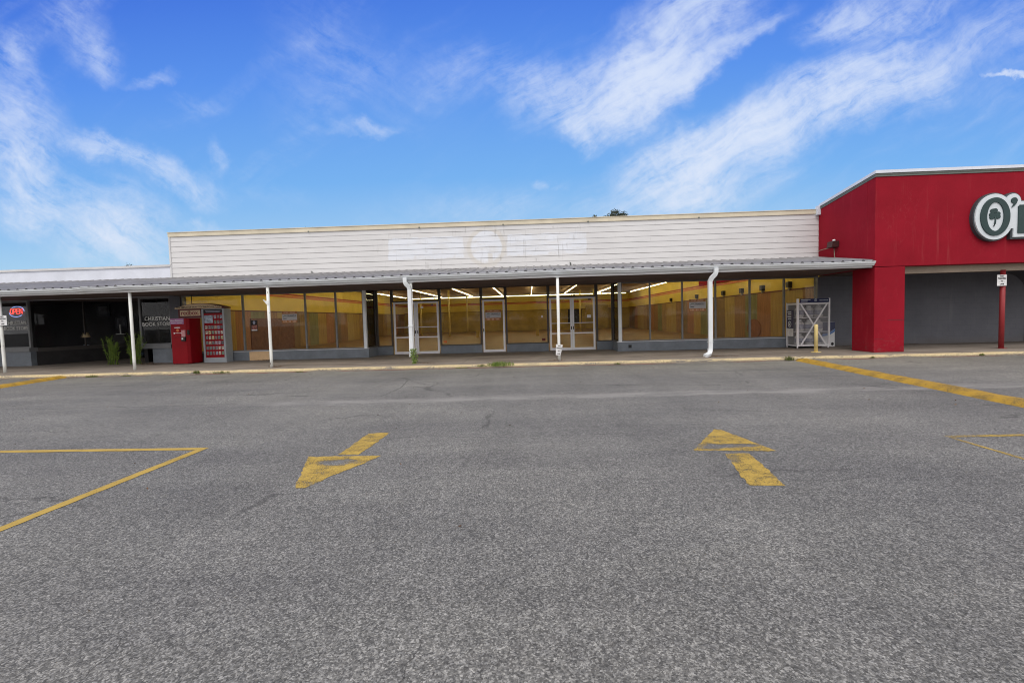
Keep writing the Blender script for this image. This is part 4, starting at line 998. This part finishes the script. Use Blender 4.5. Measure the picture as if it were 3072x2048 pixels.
text('banner_lettering', 'RENT HERE', .045, ((KX0 + KX1 - .14) / 2, KYF - .0145, 1.69), M['jug'], K, sx_=1.9)
MB().box(KX0 + .03, KX1 - .30, KYF - .008, KYF, 1.17, 1.60).build('service_door', M['kiosk_red'], K, bevel=.004)
MB().box(KX0 + .01, KX1 - .085, KYF - .004, KYF, 1.155, 1.163).build('panel_gap', M['kiosk_dark'], K)
MB().box(KX0 + .15, KX0 + .37, KYF - .012, KYF - .008, 1.505, 1.532).build('slot_label', M['sign_white'], K)
MB().lathe((0, 0, 0), [(.05, 0), (.05, .004)], 14)
tri = MB(); tri.prism([(KX0 + .27 + .05 * math.cos(a), KYF - .012, 1.415 + .055 * math.sin(a)) for a in [i * math.pi / 8 for i in range(16)]], (0, .004, 0)); tri.build('red_logo', M['stripe_orange'], K)
b = MB(); b.box(KX0 + .14, KX0 + .40, KYF - .012, KYF - .008, 1.305, 1.318)
for cx in (KX0 + .135, KX0 + .405): b.prism([(cx + .024 * math.cos(a), KYF - .013, 1.311 + .030 * math.sin(a)) for a in [i * math.pi / 6 for i in range(12)]], (0, .005, 0))
b.build('return_mark', M['sign_white'], K)
b = MB().box(KX1 - .225, KX1 - .095, KYF - .05, KYF, 1.17, 1.42).build('card_reader', simple('pink panel', (.55, .25, .27), .5, .2, 12), K)
MB().box(KX1 - .235, KX1 - .09, KYF - .07, KYF, 1.01, 1.165).build('keypad', M['black'], K, bevel=.008)
MB().box(KX1 - .21, KX1 - .15, KYF - .075, KYF - .07, 1.07, 1.13).build('keypad_screen', M['jug'], K)
MB().box(KX1 - .075, KX1 + .0, KYF + .02, KYF + .08, 1.24, 1.42).build('hood', M['black'], K)
DPY = 17.10
D = thing('kiosk_display', (-12.0, DPY, .15), 'tall lit poster board with arched cream header behind the red cabinet', 'display board')
MB().box(-12.50, -12.43, DPY, DPY + .40, .15, 2.20).box(-11.69, -11.62, DPY, DPY + .40, .15, 2.20).box(-12.43, -11.69, DPY + .03, DPY + .40, .15, 2.20).box(-12.43, -11.69, DPY + .002, DPY + .03, .15, .335).box(-12.43, -11.69, DPY + .002, DPY + .03, 2.175, 2.20).build('frame', M['kiosk_grey'], D)
MB().box(-12.43, -11.69, DPY + .022, DPY + .03, .335, 2.175).build('poster_panel', M['kiosk_red'], D)
MB().box(-12.43, -11.69, DPY + .016, DPY + .022, 2.03, 2.175).build('top_strip', M['near_black'], D)
b = MB(); b.box(-12.36, -11.76, DPY + .013, DPY + .016, 2.105, 2.125); b.box(-12.33, -11.80, DPY + .013, DPY + .016, 2.065, 2.08); b.build('strip_lettering', M['jug_label'], D)
pc = [(.22, .20, .21), (.35, .30, .24), (.14, .17, .17), (.42, .38, .33), (.20, .12, .13), (.24, .26, .34), (.45, .40, .22), (.10, .10, .11), (.15, .21, .16), (.36, .30, .36)]
PM = [simple('poster print %s' % nm, c_, .4, .7, 22, fine=30) for nm, c_ in zip('one two three four five six seven eight nine ten'.split(), pc)]
MB().box(-12.415, -12.08, DPY + .014, DPY + .022, 1.66, 1.955).build('large_poster', simple('blue and white poster print', (.33, .38, .47), .4, .6, 7), D)
random.seed(5)
for ry in range(8):
    for cx in range(6):
        if ry < 2 and cx < 3: continue
        x0 = -12.405 + cx * .119; z1 = 1.955 - ry * .198
        MB().box(x0 + .012, x0 + .098, DPY + .014, DPY + .022, z1 - .128, z1).build('movie_poster', random.choice(PM), D)
h = MB(); N = 16
arc = [(-13.50 + 1.93 * i / N, 2.265 + .155 * math.sin(math.pi * i / N)) for i in range(N + 1)]
h.prism([(-13.50, DPY - .05, 2.215)] + [(a, DPY - .05, q) for a, q in arc] + [(-11.57, DPY - .05, 2.215)], (0, .40, 0)); h.build('header', M['kiosk_dark'], D)
h = MB(); arc = [(-13.49 + 1.83 * i / N, 2.255 + .145 * math.sin(math.pi * (i + .3) / (N + 1))) for i in range(N + 1)]
h.prism([(-13.49, DPY - .062, 2.222)] + [(a, DPY - .062, q) for a, q in arc] + [(-11.66, DPY - .062, 2.222)], (0, .012, 0)); h.build('header_face', M['kiosk_cream'], D)
text('header_lettering', 'THE SMARTER WAY TO WATCH & PLAY', .098, (-12.575, DPY - .0645, 2.275), M['ink'], D, sx_=.98, bold=.001)
MB().box(-13.41, -12.52, DPY, DPY + .12, 1.875, 2.21).build('name_board', M['kiosk_dark'], D)
MB().box(-13.40, -12.505, DPY + .004, DPY + .1, 1.868, 1.876).build('name_board_edge', M['beige'], D)
MB().box(-13.335, -12.545, DPY - .008, DPY, 1.95, 2.165).build('name_face', M['kiosk_cream'], D)
text('name_lettering', 'redbox.', .235, (-12.94, DPY - .0105, 2.062), simple('maroon name lettering', (.22, .012, .03), .5), D, sx_=.98, bold=.003)
MB().tube([(-13.0, DPY + .2, 2.40), (-13.0, DPY + .2, 2.77)], .012, 6).build('cable', M['black'], D)

# ================================================================== CAGE, BIN, BOLLARD
CX0, CX1, CYF, CYB = 9.585, 10.745, 16.85, 17.55
C = thing('tank_cage', ((CX0 + CX1) / 2, CYF, .15), 'white locked exchange cage with crossed braces and navy header', 'storage cage')
b = MB()
for x in (CX0, CX1 - .05):
    for y in (CYF, CYB - .05): b.box(x, x + .05 + (.02 if x == CX0 and y == CYF else 0), y, y + .05, .225, 1.93 if y == CYF else 1.80)
for z in (.225, 1.72):
    b.box(CX0 + .07, CX1 - .05, CYF + .002, CYF + .048, z, z + .055); b.box(CX0 + .05, CX1 - .05, CYB - .048, CYB - .002, z, z + .055)
    for x in (CX0, CX1 - .05): b.box(x + .002, x + .048, CYF + .05, CYB - .05, z, z + .045)
b.build('frame', M['cage'], C)
b = MB(); b.bar((CX0 + .13, CYF - .008, 1.73), (CX1 - .14, CYF - .008, .27), .05, .012); b.bar((CX1 - .13, CYF - .022, 1.73), (CX0 + .13, CYF - .022, .27), .05, .012); b.build('cross_brace', M['cage'], C)
for x in (CX0 + .03, CX1 - .05): 
    for y in (CYF + .02, CYB - .03): MB().tube([(x, y, .151), (x, y, .23)], .028, 10).build('foot', M['cage'], C)
for z in (.735, 1.245): MB().box(CX0 + .05, CX1 - .05, CYF + .03, CYB - .05, z - .012, z + .012).build('shelf', M['cage'], C)
MB().box(CX0 + .05, CX1 - .05, CYF + .05, CYB - .05, .235, .25).box(CX0 + .05, CX1 - .05, CYB - .06, CYB - .05, .25, 1.72).box(CX0 + .01, CX1 - .01, CYF + .02, CYB, 1.778, 1.80).build('cage_back', simple('grey cage liner', (.24, .23, .23), .7, .2), C)  # one even grey for the floor, back and top sheets
wi = MB(); wm = simple('grey mesh wire', (.42, .41, .41), .5, .1)
xx = CX0 + .085
while xx < CX1 - .06: wi.box(xx, xx + .004, CYF + .020, CYF + .024, .28, 1.72); xx += .034
zz = .30
while zz < 1.71: wi.box(CX0 + .07, CX1 - .05, CYF + .0245, CYF + .028, zz, zz + .004); zz += .034
yy = CYF + .08
while yy < CYB - .06: wi.box(CX0 + .020, CX0 + .024, yy, yy + .004, .28, 1.72); yy += .034
wi.build('wire_mesh', wm, C)
MB().box(CX0 + .105, CX1 - .045, CYF - .012, CYF + .0, 1.785, 1.925).build('header_sign', M['navy'], C)
b = MB()
for row, (z, segs) in enumerate(((1.885, ((.02, .14), (.16, .27), (.28, .345))), (1.83, ((.02, .07), (.085, .15), (.16, .24))))):
    for s0, s1 in segs:
        x_ = s0
        while x_ < s1: b.box(CX0 + .12 + x_, CX0 + .12 + x_ + .011, CYF - .0145, CYF - .012, z - .013, z + .013); x_ += .0165
b.build('header_lettering', M['sign_face'], C); b = MB()
x_ = .66
while x_ < .95: b.box(CX0 + .12 + x_, CX0 + .12 + x_ + .010, CYF - .0145, CYF - .012, 1.845, 1.865 + .012 * (int(x_ * 100) % 3 == 0)); x_ += .017
b.build('header_lettering', M['sign_face'], C)
b = MB()
for i, z in enumerate((1.825, 1.853, 1.881, 1.905)):
    wq = (.075, .09, .09, .06)[i]; cx = CX0 + .12 + .52
    b.prism([(cx - wq / 2, CYF - .0145, z), (cx + wq / 2, CYF - .0145, z + .004), (cx + wq / 2, CYF - .0145, z + .016), (cx - wq / 2, CYF - .0145, z + .010)], (0, .0025, 0))
b.build('header_emblem', M['sign_face'], C)
# side sign
MB().box(CX0 - .012, CX0 - .002, CYF + .22, CYB - .06, .87, 1.53).build('side_sign', M['navy'], C)
b = MB()
for i, z in enumerate((1.46, 1.39, 1.30, 1.22)): b.box(CX0 - .015, CX0 - .012, CYF + .34, CYF + .58 - .03 * (i % 2), z - .018, z + .018)
b.build('side_lettering', M['sign_face'], C)
b = MB(); cy_, cz_ = CYF + .44, 1.02; n_ = 20
for k_ in range(n_):
    a0, a1 = 2 * math.pi * k_ / n_, 2 * math.pi * (k_ + 1) / n_
    P = lambda rr, a: (CX0 - .0145, cy_ + rr * math.cos(a), cz_ + rr * 1.15 * math.sin(a))
    b.prism([P(.10, a0), P(.10, a1), P(.075, a1), P(.075, a0)], (.0025, 0, 0))
b.box(CX0 - .0145, CX0 - .012, cy_ - .02, cy_ + .02, cz_ - .05, cz_ + .04); b.build('side_emblem', M['sign_face'], C)
MB().box(CX0 - .010, CX0 - .002, CYF + .22, CYB - .06, .58, .865).build('side_label', M['jug'], C)
# containers on the three shelves
ro_ = ['lowest', 'middle', 'top']
co_ = ['nearest the yellow window', 'in the centre', 'nearest the red column']
proto = None
for j, z in enumerate((.252, .748, 1.258)):
    for i in range(3):
        x, y = CX0 + .25 + i * .335, CYF + .30
        lb = 'milky white container on the %s cage shelf, %s' % (ro_[j], co_[i])
        if proto is None:
            t = thing('gas_container', (x, y, z), lb, 'container', 'white containers in the exchange cage')
            MB().lathe((x, y, z), [(.11, 0), (.135, .02), (.148, .06), (.148, .27), (.135, .32), (.10, .35), (.05, .37)], 20).build('body', M['jug'], t)
            lbm = MB().lathe((x, y, z), [(.1495, .10), (.1495, .25)], 24).build('label_band', M['jug_label'], t)
            b = MB()
            for q in range(3):
                pts = [(x - .11 + .22 * k_ / 12, z + .14 + q * .035 + .010 * math.sin(k_ * 1.4)) for k_ in range(13)]
                b.tube([(a_, y - math.sqrt(max(0, .1515 ** 2 - (a_ - x) ** 2)), q_) for a_, q_ in pts], .006, 5)
            b.build('wave_mark', M['sign_white'], t)
            MB().lathe((x, y, z), [(.07, .36), (.075, .42), (.07, .43)], 16).build('collar', M['sign_white'], t)
            proto = t
        else: copy_tree(proto, (x, y, z), random.uniform(-.6, .6), lb)
BN = thing('return_bin', (11.03, 17.4, .15), 'short navy and white printed panel leaning beside the cage', 'bin')
MB().box(10.80, 11.255, 17.38, 17.62, .15, 1.065).build('box', M['sign_white'], BN, bevel=.006)
b = MB(); b.prism([(10.80, 17.377, 1.06), (11.255, 17.377, 1.06), (11.255, 17.377, .82), (11.05, 17.377, .66), (10.80, 17.377, .62)], (0, .003, 0)); b.build('navy_print', M['navy'], BN)
b = MB(); b.prism([(10.80, 17.377, .615), (11.05, 17.377, .655), (11.255, 17.377, .815), (11.255, 17.377, .70), (11.05, 17.377, .57), (10.80, 17.377, .53)], (0, .003, 0)); b.build('blue_wave', M['skyblue'], BN)
b = MB(); b.prism([(11.17 + .05 * math.cos(a), 17.376, .25 + .06 * math.sin(a)) for a in [i * math.pi / 8 for i in range(16)]], (0, .004, 0)); b.build('dark_mark', M['ink'], BN)
BO = thing('bollard', (9.24, 15.18, .15), 'cream yellow steel bollard in front of the white cage', 'bollard')
MB().lathe((9.24, 15.18, .151), [(.056, 0), (.055, .86), (.05, .885), (.035, .90), (.012, .905)], 20).build('pipe', M['bollard'], BO)
MB().lathe((9.24, 15.18, .151), [(.145, 0), (.145, .012)], 24).build('base_plate', M['bollard'], BO)

# ================================================================== SIGNS IN THE WINDOWS
LSG = 'lease signs in the vacant shop windows'
LSM = simple('grey white lease sign', (.44, .43, .44), .55, .10); ORG = simple('faded orange sign band', (.40, .17, .06), .6, .2, 8); SIG = simple('pale salmon letters', (.62, .40, .28), .6, .1)
def lease(x0, x1, z0, z1, y, label):
    t = thing('lease_sign', ((x0 + x1) / 2, y, (z0 + z1) / 2), label, 'sign', LSG)
    wd = x1 - x0; h = z1 - z0; cx = (x0 + x1) / 2
    MB().box(x0, x1, y - .004, y, z0, z1).build('panel', LSM, t)
    MB().box(x0, x1, y - .003, y, z1, z1 + .10).build('top_band', ORG, t); MB().box(x0, x1, y - .003, y, z0 - .11, z0).build('bottom_band', ORG, t)
    text('band_lettering', 'FOR LEASE', .095, (cx, y - .0055, z1 + .05), SIG, t, sx_=1.0)
    b = MB(); xq = x0 + .05
    for i in range(10):
        if i not in (3, 6): b.box(xq, xq + .032, y - .0055, y - .003, z0 - .085, z0 - .025)
        else: b.box(xq + .004, xq + .026, y - .0055, y - .003, z0 - .06, z0 - .05)
        xq += .053
    b.build('number_marks', SIG, t)
    text('panel_lettering', 'TRIANGLE', .095, (x0 + wd * .64, y - .006, z0 + h * .66), M['ink'], t, sx_=.80, bold=.001)
    b = MB(); b.bar((x0 + .05, y - .005, z0 + h * .55), (x0 + .11, y - .005, z0 + h * .78), .018, .003); b.bar((x0 + .11, y - .005, z0 + h * .78), (x0 + .20, y - .005, z0 + h * .60), .018, .003)
    b.build('roof_mark', simple('olive roof mark', (.12, .15, .08), .6), t)
    MB().box(x0 + .045, x0 + .185, y - .006, y - .003, z0 + h * .22, z0 + h * .33).build('dark_bar', M['ink'], t)
lease(-9.67, -9.07, 1.69, 1.928, YB + .04, 'lease sign in the wide window behind the post with the broken bracket')
lease(-1.79, -1.15, 1.56, 1.786, YD + .032, 'lease sign hung in the single narrow door')
lease(6.05, 6.67, 1.70, 1.942, YB + .04, 'lease sign just beside the crushed downspout')
t = thing('window_poster', (-10.8, YB + .04, 1.5), 'small dark poster with red and white lower half in the yellow window', 'poster')
MB().box(-10.93, -10.665, YB + .034, YB + .038, 1.30, 1.72).build('sheet', M['near_black'], t)
MB().box(-10.91, -10.685, YB + .0325, YB + .034, 1.36, 1.53).build('red_print', simple('mottled red print', (.28, .10, .08), .5, .7, 16), t)
MB().box(-10.91, -10.685, YB + .0325, YB + .034, 1.315, 1.355).build('white_strip', M['sign_white'], t)
b = MB(); b.prism([(-10.80 + .05 * math.cos(a), YB + .0325, 1.63 + .07 * math.sin(a)) for a in [i * math.pi / 8 for i in range(16)]], (0, .0015, 0)); b.build('pale_print', M['jug_label'], t)

# ================================================================== VEGETATION
def blades(n, r, h, wd, seed, c, spread=.5):
    rnd = random.Random(seed); b = MB()
    for _ in range(n):
        a = rnd.uniform(0, 6.28); q = r * math.sqrt(rnd.random()); x, y = c[0] + q * math.cos(a) * 1.0, c[1] + q * math.sin(a) * .45
        hh = h * rnd.uniform(.45, 1.0) * (1 - .45 * q / r); d = Vector((rnd.uniform(-1, 1), rnd.uniform(-1, .6), 0)) * spread * hh
        s_ = Vector((-d.y, d.x, 0)); s_ = (s_.normalized() if s_.length > 1e-6 else Vector((1, 0, 0))) * wd / 2
        p0 = Vector((x, y, c[2])); p1 = p0 + d * .35 + Vector((0, 0, hh * .6)); p2 = p0 + d + Vector((0, 0, hh))
        V = [b.bm.verts.new(p) for p in (p0 - s_, p0 + s_, p1 + s_ * .8, p1 - s_ * .8, p2)]
        b.bm.faces.new((V[0], V[1], V[2], V[3])); b.bm.faces.new((V[3], V[2], V[4]))
    return b
TG = 'grass tufts along the kerb'
for i, (x, y, z, r_, h, n, lb) in enumerate(((-.90, KY + .0, .10, .40, .21, 340, 'biggest bright green grass tuft on the kerb before the single door'), (-1.47, KY + .0, .09, .15, .10, 110, 'flat little grass tuft next to the biggest one'),
      (7.62, KY - .01, .06, .14, .22, 90, 'spiky weed where the long yellow berm meets the kerb'), (-13.7, KY - .02, .05, .22, .10, 110, 'low grass tuft on the kerb near the chipped post'),
      (-10.35, KY - .01, .09, .10, .16, 70, 'small upright grass tuft on the kerb before the movie posters'), (-9.55, KY - .01, .08, .28, .10, 120, 'wide dry grass tuft before the yellow windows'),
      (-7.1, KY - .02, .05, .14, .05, 60, 'tiny grass tuft by the post with the broken bracket'), (-2.1, KY - .02, .05, .22, .06, 90, 'flat dry grass patch by the vine end of the kerb'),
      (2.6, KY - .01, .06, .10, .08, 60, 'tiny tuft on the kerb before the crushed downspout'), (10.0, KY - .01, .07, .08, .08, 45, 'tiny tuft on the kerb at the red column'),
      (13.1, KY - .01, .07, .07, .10, 40, 'tiny tuft on the kerb below the red entrance post'), (16.4, KY - .01, .07, .06, .07, 30, 'tiny tuft on the kerb at the far red end'), (-12.6, KY - .02, .05, .16, .05, 60, 'scrappy weed on the kerb before the red cabinet'))):
    tag(blades(n, r_, h, .012 if i else .014, 30 + i, (x, y, z)).build('grass_tuft', M['grass' if i else 'weed_leaf'], recalc=False), lb, 'grass tuft', TG)
def weed(cx, cy, z0, R_, H, stems, seed, label):
    rnd = random.Random(seed); t = thing('weed_bush', (cx, cy, z0), label, 'weed', 'feathery weeds by the book shop')
    sb = MB(); lf = MB()
    for _ in range(stems):
        a = rnd.uniform(0, 6.28); q = R_ * rnd.random(); tip = Vector((cx + q * 1.5 * math.cos(a), cy + q * .8 * math.sin(a), z0 + H * rnd.uniform(.35, 1.0))); base = Vector((cx + rnd.uniform(-.22, .22), cy + rnd.uniform(-.06, .06), z0))
        mid = base.lerp(tip, .5) + Vector((rnd.uniform(-.06, .06), 0, .06))
        sb.tube([base, mid, tip], .006, 5, rr=[.008, .006, .002])
        for _k in range(75):
            u_ = .2 + .8 * rnd.random() ** .8; p = (base.lerp(mid, u_ * 2) if u_ < .5 else mid.lerp(tip, u_ * 2 - 1))
            d = Vector((rnd.uniform(-1, 1), rnd.uniform(-1, 1), rnd.uniform(0, 1.2))).normalized() * rnd.uniform(.05, .13); s_ = d.cross(Vector((rnd.uniform(-1, 1), rnd.uniform(-1, 1), rnd.uniform(-1, 1)))).normalized() * .0065
            V = [lf.bm.verts.new(v_) for v_ in (p - s_, p + s_, p + d)]; lf.bm.faces.new(V)
    sb.build('stem', M['weed_leaf'], t); lf.build('foliage', M['weed_leaf'], t, recalc=False)
weed(-16.2, 17.2, .15, .26, 1.12, 26, 3, 'tall feathery green weed on the book shop side of the chipped post')
weed(-15.3, 17.2, .15, .32, 1.25, 28, 4, 'tall feathery green weed between the chipped post and the red cabinet')
t = thing('vine', (-3.70, 14.60, .15), 'leafy green vine climbing the foot of a white downspout', 'vine')
rnd = random.Random(9); lf = MB(); sb = MB()
for _ in range(5):
    pts = [Vector((-3.70 + rnd.uniform(-.04, .04), 14.55, .15))]
    for k in range(5): pts.append(pts[-1] + Vector((rnd.uniform(-.035, .05), rnd.uniform(-.02, .01), rnd.uniform(.06, .11))))
    sb.tube(pts, .005, 5)
    for p in pts:
        for _k in range(6):
            c_ = p + Vector((rnd.uniform(-.06, .06), rnd.uniform(-.06, .03), rnd.uniform(-.04, .05))); a = Vector((rnd.uniform(-1, 1), rnd.uniform(-.6, .6), rnd.uniform(-.6, .8))).normalized() * .034; s_ = a.cross(Vector((rnd.uniform(-1, 1), -1, rnd.uniform(-1, 1)))).normalized() * .017
            lf.bm.faces.new([lf.bm.verts.new(v_) for v_ in (c_ - a, c_ + s_, c_ + a, c_ - s_)])
sb.build('stem', M['bark'], t); lf.build('leaves', M['weed_leaf'], t, recalc=False)
# leaf litter caught by posts and in the gutter line of the kerb
lit = MB(); rnd = random.Random(12)
for (x, y, rx, ry, n) in ((-14.6, 17.0, .45, .3, 160), (-8.25, 14.55, .25, .15, 60), (-10.3, 17.45, .5, .06, 90), (.7, 14.4, .35, .12, 80), (5.8, 14.45, .45, .2, 110), (-3.4, 14.55, .4, .15, 60), (11.9, 17.5, .5, .05, 40), (14.2, 17.55, .3, .05, 30)):
    for _ in range(n):
        c_ = Vector((rnd.gauss(x, rx * .5), min(rnd.gauss(y, ry * .5), 17.57), .157 + rnd.random() * .02)); a = rnd.uniform(0, 6.28); q = rnd.uniform(.012, .035)
        d = Vector((math.cos(a) * q, math.sin(a) * q, rnd.uniform(-.004, .012))); s_ = Vector((-math.sin(a) * q * .5, math.cos(a) * q * .5, .004))
        lit.bm.faces.new([lit.bm.verts.new(v_) for v_ in (c_ - d, c_ + s_, c_ + d, c_ - s_)])
for _ in range(900):
    x = rnd.uniform(-16, 16)
    if math.sin(x * 1.1) + math.sin(x * .37 + 2) < .2: continue
    c_ = Vector((x, KY - abs(rnd.gauss(0, .07)) - .01, GZ + .006 + rnd.random() * .01)); a = rnd.uniform(0, 6.28); q = rnd.uniform(.008, .022)
    d = Vector((math.cos(a) * q, math.sin(a) * q, .004)); s_ = Vector((-math.sin(a) * q * .5, math.cos(a) * q * .5, .004))
    lit.bm.faces.new([lit.bm.verts.new(v_) for v_ in (c_ - d, c_ + s_, c_ + d, c_ - s_)])
for _ in range(70):
    c_ = Vector((rnd.uniform(-9, 10), rnd.uniform(2.2, 13), GZ + .006)); a = rnd.uniform(0, 6.28); q = rnd.uniform(.008, .022)
    d = Vector((math.cos(a) * q, math.sin(a) * q, .006)); s_ = Vector((-math.sin(a) * q * .45, math.cos(a) * q * .45, .006))
    lit.bm.faces.new([lit.bm.verts.new(v_) for v_ in (c_ - d, c_ + s_, c_ + d, c_ - s_)])
tag(lit.build('leaf_litter', M['dry'], recalc=False), 'dry leaf litter gathered by the posts and along the kerb', 'leaf litter', kind='stuff')

def tree(x, y, H, cr, ch, seed, label, group, leaves=2600, size=.28, sparse=1.0):
    rnd = random.Random(seed); t = thing('tree', (x, y, 0), label, 'tree', group)
    tb = MB(); tb.tube([(x, y, -.1), (x + .1, y, H * .3), (x - .1, y + .1, H * .62), (x, y, H * .9)], .2, 9, rr=[H * .022, H * .017, H * .012, H * .004])
    clumps = []
    for i in range(16):
        a = rnd.uniform(0, 6.28); q = cr * math.sqrt(rnd.uniform(.05, 1)); z = H - ch + ch * rnd.uniform(.1, .88)
        k = math.sqrt(max(.1, 1 - ((z - (H - ch * .55)) / (ch * .62)) ** 2)); c_ = Vector((x + q * k * math.cos(a), y + q * k * math.sin(a), z)); clumps.append((c_, rnd.uniform(.22, .40) * cr))
        b0 = Vector((x, y, max(H * .3, z - rnd.uniform(1, 2.5)))); tb.tube([b0, b0.lerp(c_, .6) + Vector((0, 0, .2)), c_], .05, 5, rr=[H * .007, H * .004, H * .0015])
    clumps.append((Vector((x, y, H - cr * .25)), cr * .32))
    tb.build('trunk', M['bark'], t)
    lf = MB()
    for _ in range(leaves):
        c_, r_ = rnd.choice(clumps); v_ = Vector((rnd.gauss(0, 1), rnd.gauss(0, 1), rnd.gauss(0, .8))).normalized() * r_ * rnd.uniform(.45, 1.08)
        p = c_ + v_; a = Vector((rnd.uniform(-1, 1), rnd.uniform(-1, 1), rnd.uniform(-.6, .6))).normalized() * size * rnd.uniform(.6, 1.2); s_ = a.cross(Vector((rnd.uniform(-1, 1), rnd.uniform(-1, 1), rnd.uniform(-1, 1)))).normalized() * size * .45
        lf.bm.faces.new([lf.bm.verts.new(q_) for q_ in (p - a, p + s_, p + a, p - s_)])
    lf.build('crown', M['tree_leaf'], t, recalc=False)
    return t
BG = 'tree tops behind the vacant shop'
tree(13.25, 70, 17.05, 2.1, 3.6, 1, 'dark tree top showing widest above the siding roofline', BG, 2600, .17)
tree(10.2, 70, 16.55, 1.1, 2.6, 2, 'small pale tree top next to the widest one', BG, 900, .16)
tree(-28.2, 60, 14.15, 1.6, 2.2, 5, 'thin twiggy tree top barely showing over the siding', BG, 160, .10)
tree(-53.0, 60, 10.35, 1.0, 2.0, 6, 'thin twiggy tree top barely showing over the white parapet', BG, 120, .10)
# trees and cars across the lot, which the shop windows mirror
RG = 'trees across the lot mirrored in the glass'
t0 = tree(0, -78, 9.2, 5.0, 7.6, 11, 'broad dark tree across the lot, mirrored in the shop glass', RG, 2200, .55)
for i, (x, y) in enumerate(((-52, -80), (-41, -76), (-30, -82), (-20, -78), (-9, -84), (12, -80), (23, -76), (34, -82), (46, -79), (58, -84))):
    c_ = copy_tree(t0, (x, y, 0), i * 1.3); c_.scale = (1, 1, .62 + .45 * ((i * 37) % 10) / 10)
def car(x, y, rz, paintc, pickup, label):
    t = thing('parked_car', (x, y, GZ), label, 'car', 'cars parked across the lot'); t.rotation_euler = (0, 0, 0)
    pm_ = simple('car paint', paintc, .25, .05, spec=.6); W2 = .92
    if pickup: side = [(-2.7, .45), (2.65, .45), (2.7, .95), (1.35, 1.12), (1.3, 1.14), (-.75, 1.14), (-2.7, 1.12)]; top = [(1.0, 1.13), (.45, 1.82), (-.55, 1.84), (-.75, 1.13)]
    else: side = [(-2.25, .35), (2.2, .35), (2.3, .75), (1.15, .98), (-1.5, 1.02), (-2.3, .92)]; top = [(1.1, .97), (.25, 1.43), (-.9, 1.45), (-1.6, 1.0)]
    MB().prism([(x + a, y - W2, GZ + z) for a, z in side], (0, 2 * W2, 0)).build('body', pm_, t, bevel=.08)
    MB().prism([(x + a, y - W2 * .86, GZ + z) for a, z in top], (0, 2 * W2 * .86, 0)).build('cabin_glass', M['black'], t, bevel=.06)
    zt = top[1][1]; MB().box(x + top[2][0] - .02, x + top[1][0] + .02, y - W2 * .84, y + W2 * .84, GZ + zt - .03, GZ + zt + .03).build('roof_panel', pm_, t, bevel=.02)
    for a in (-1.45, 1.4):
        for s_ in (-1, 1):
            wh = MB(); wh.tube([(x + a, y + s_ * (W2 - .20), GZ + .34), (x + a, y + s_ * (W2 + .02), GZ + .34)], .34, 20); o = wh.build('wheel', M['black'], t)
            MB().tube([(x + a, y + s_ * (W2 + .015), GZ + .34), (x + a, y + s_ * (W2 + .03), GZ + .34)], .2, 14).build('rim', M['aluminium'], o)
    fx = side[2][0] if True else 0
    for s_ in (-.62, .62): MB().box(x + fx - .10, x + fx + .01, y + s_ - .16, y + s_ + .16, GZ + .66, GZ + .78).build('headlight', M['sign_white'], t)
    t.rotation_euler = (0, 0, rz); return t
car(-36, -41, R(82), (.70, .71, .72), True, 'white pickup truck parked across the lot')
car(-28.5, -41, R(95), (.34, .34, .36), False, 'grey sedan parked next to the white pickup')
car(-24, -42, R(88), (.62, .62, .62), False, 'silver sedan parked at the end of the far row')
car(18.5, -41, R(4), (.55, .56, .58), False, 'light grey sedan standing broadside across the lot')
car(25, -43, R(92), (.10, .11, .13), False, 'dark sedan parked nose-on across the lot')
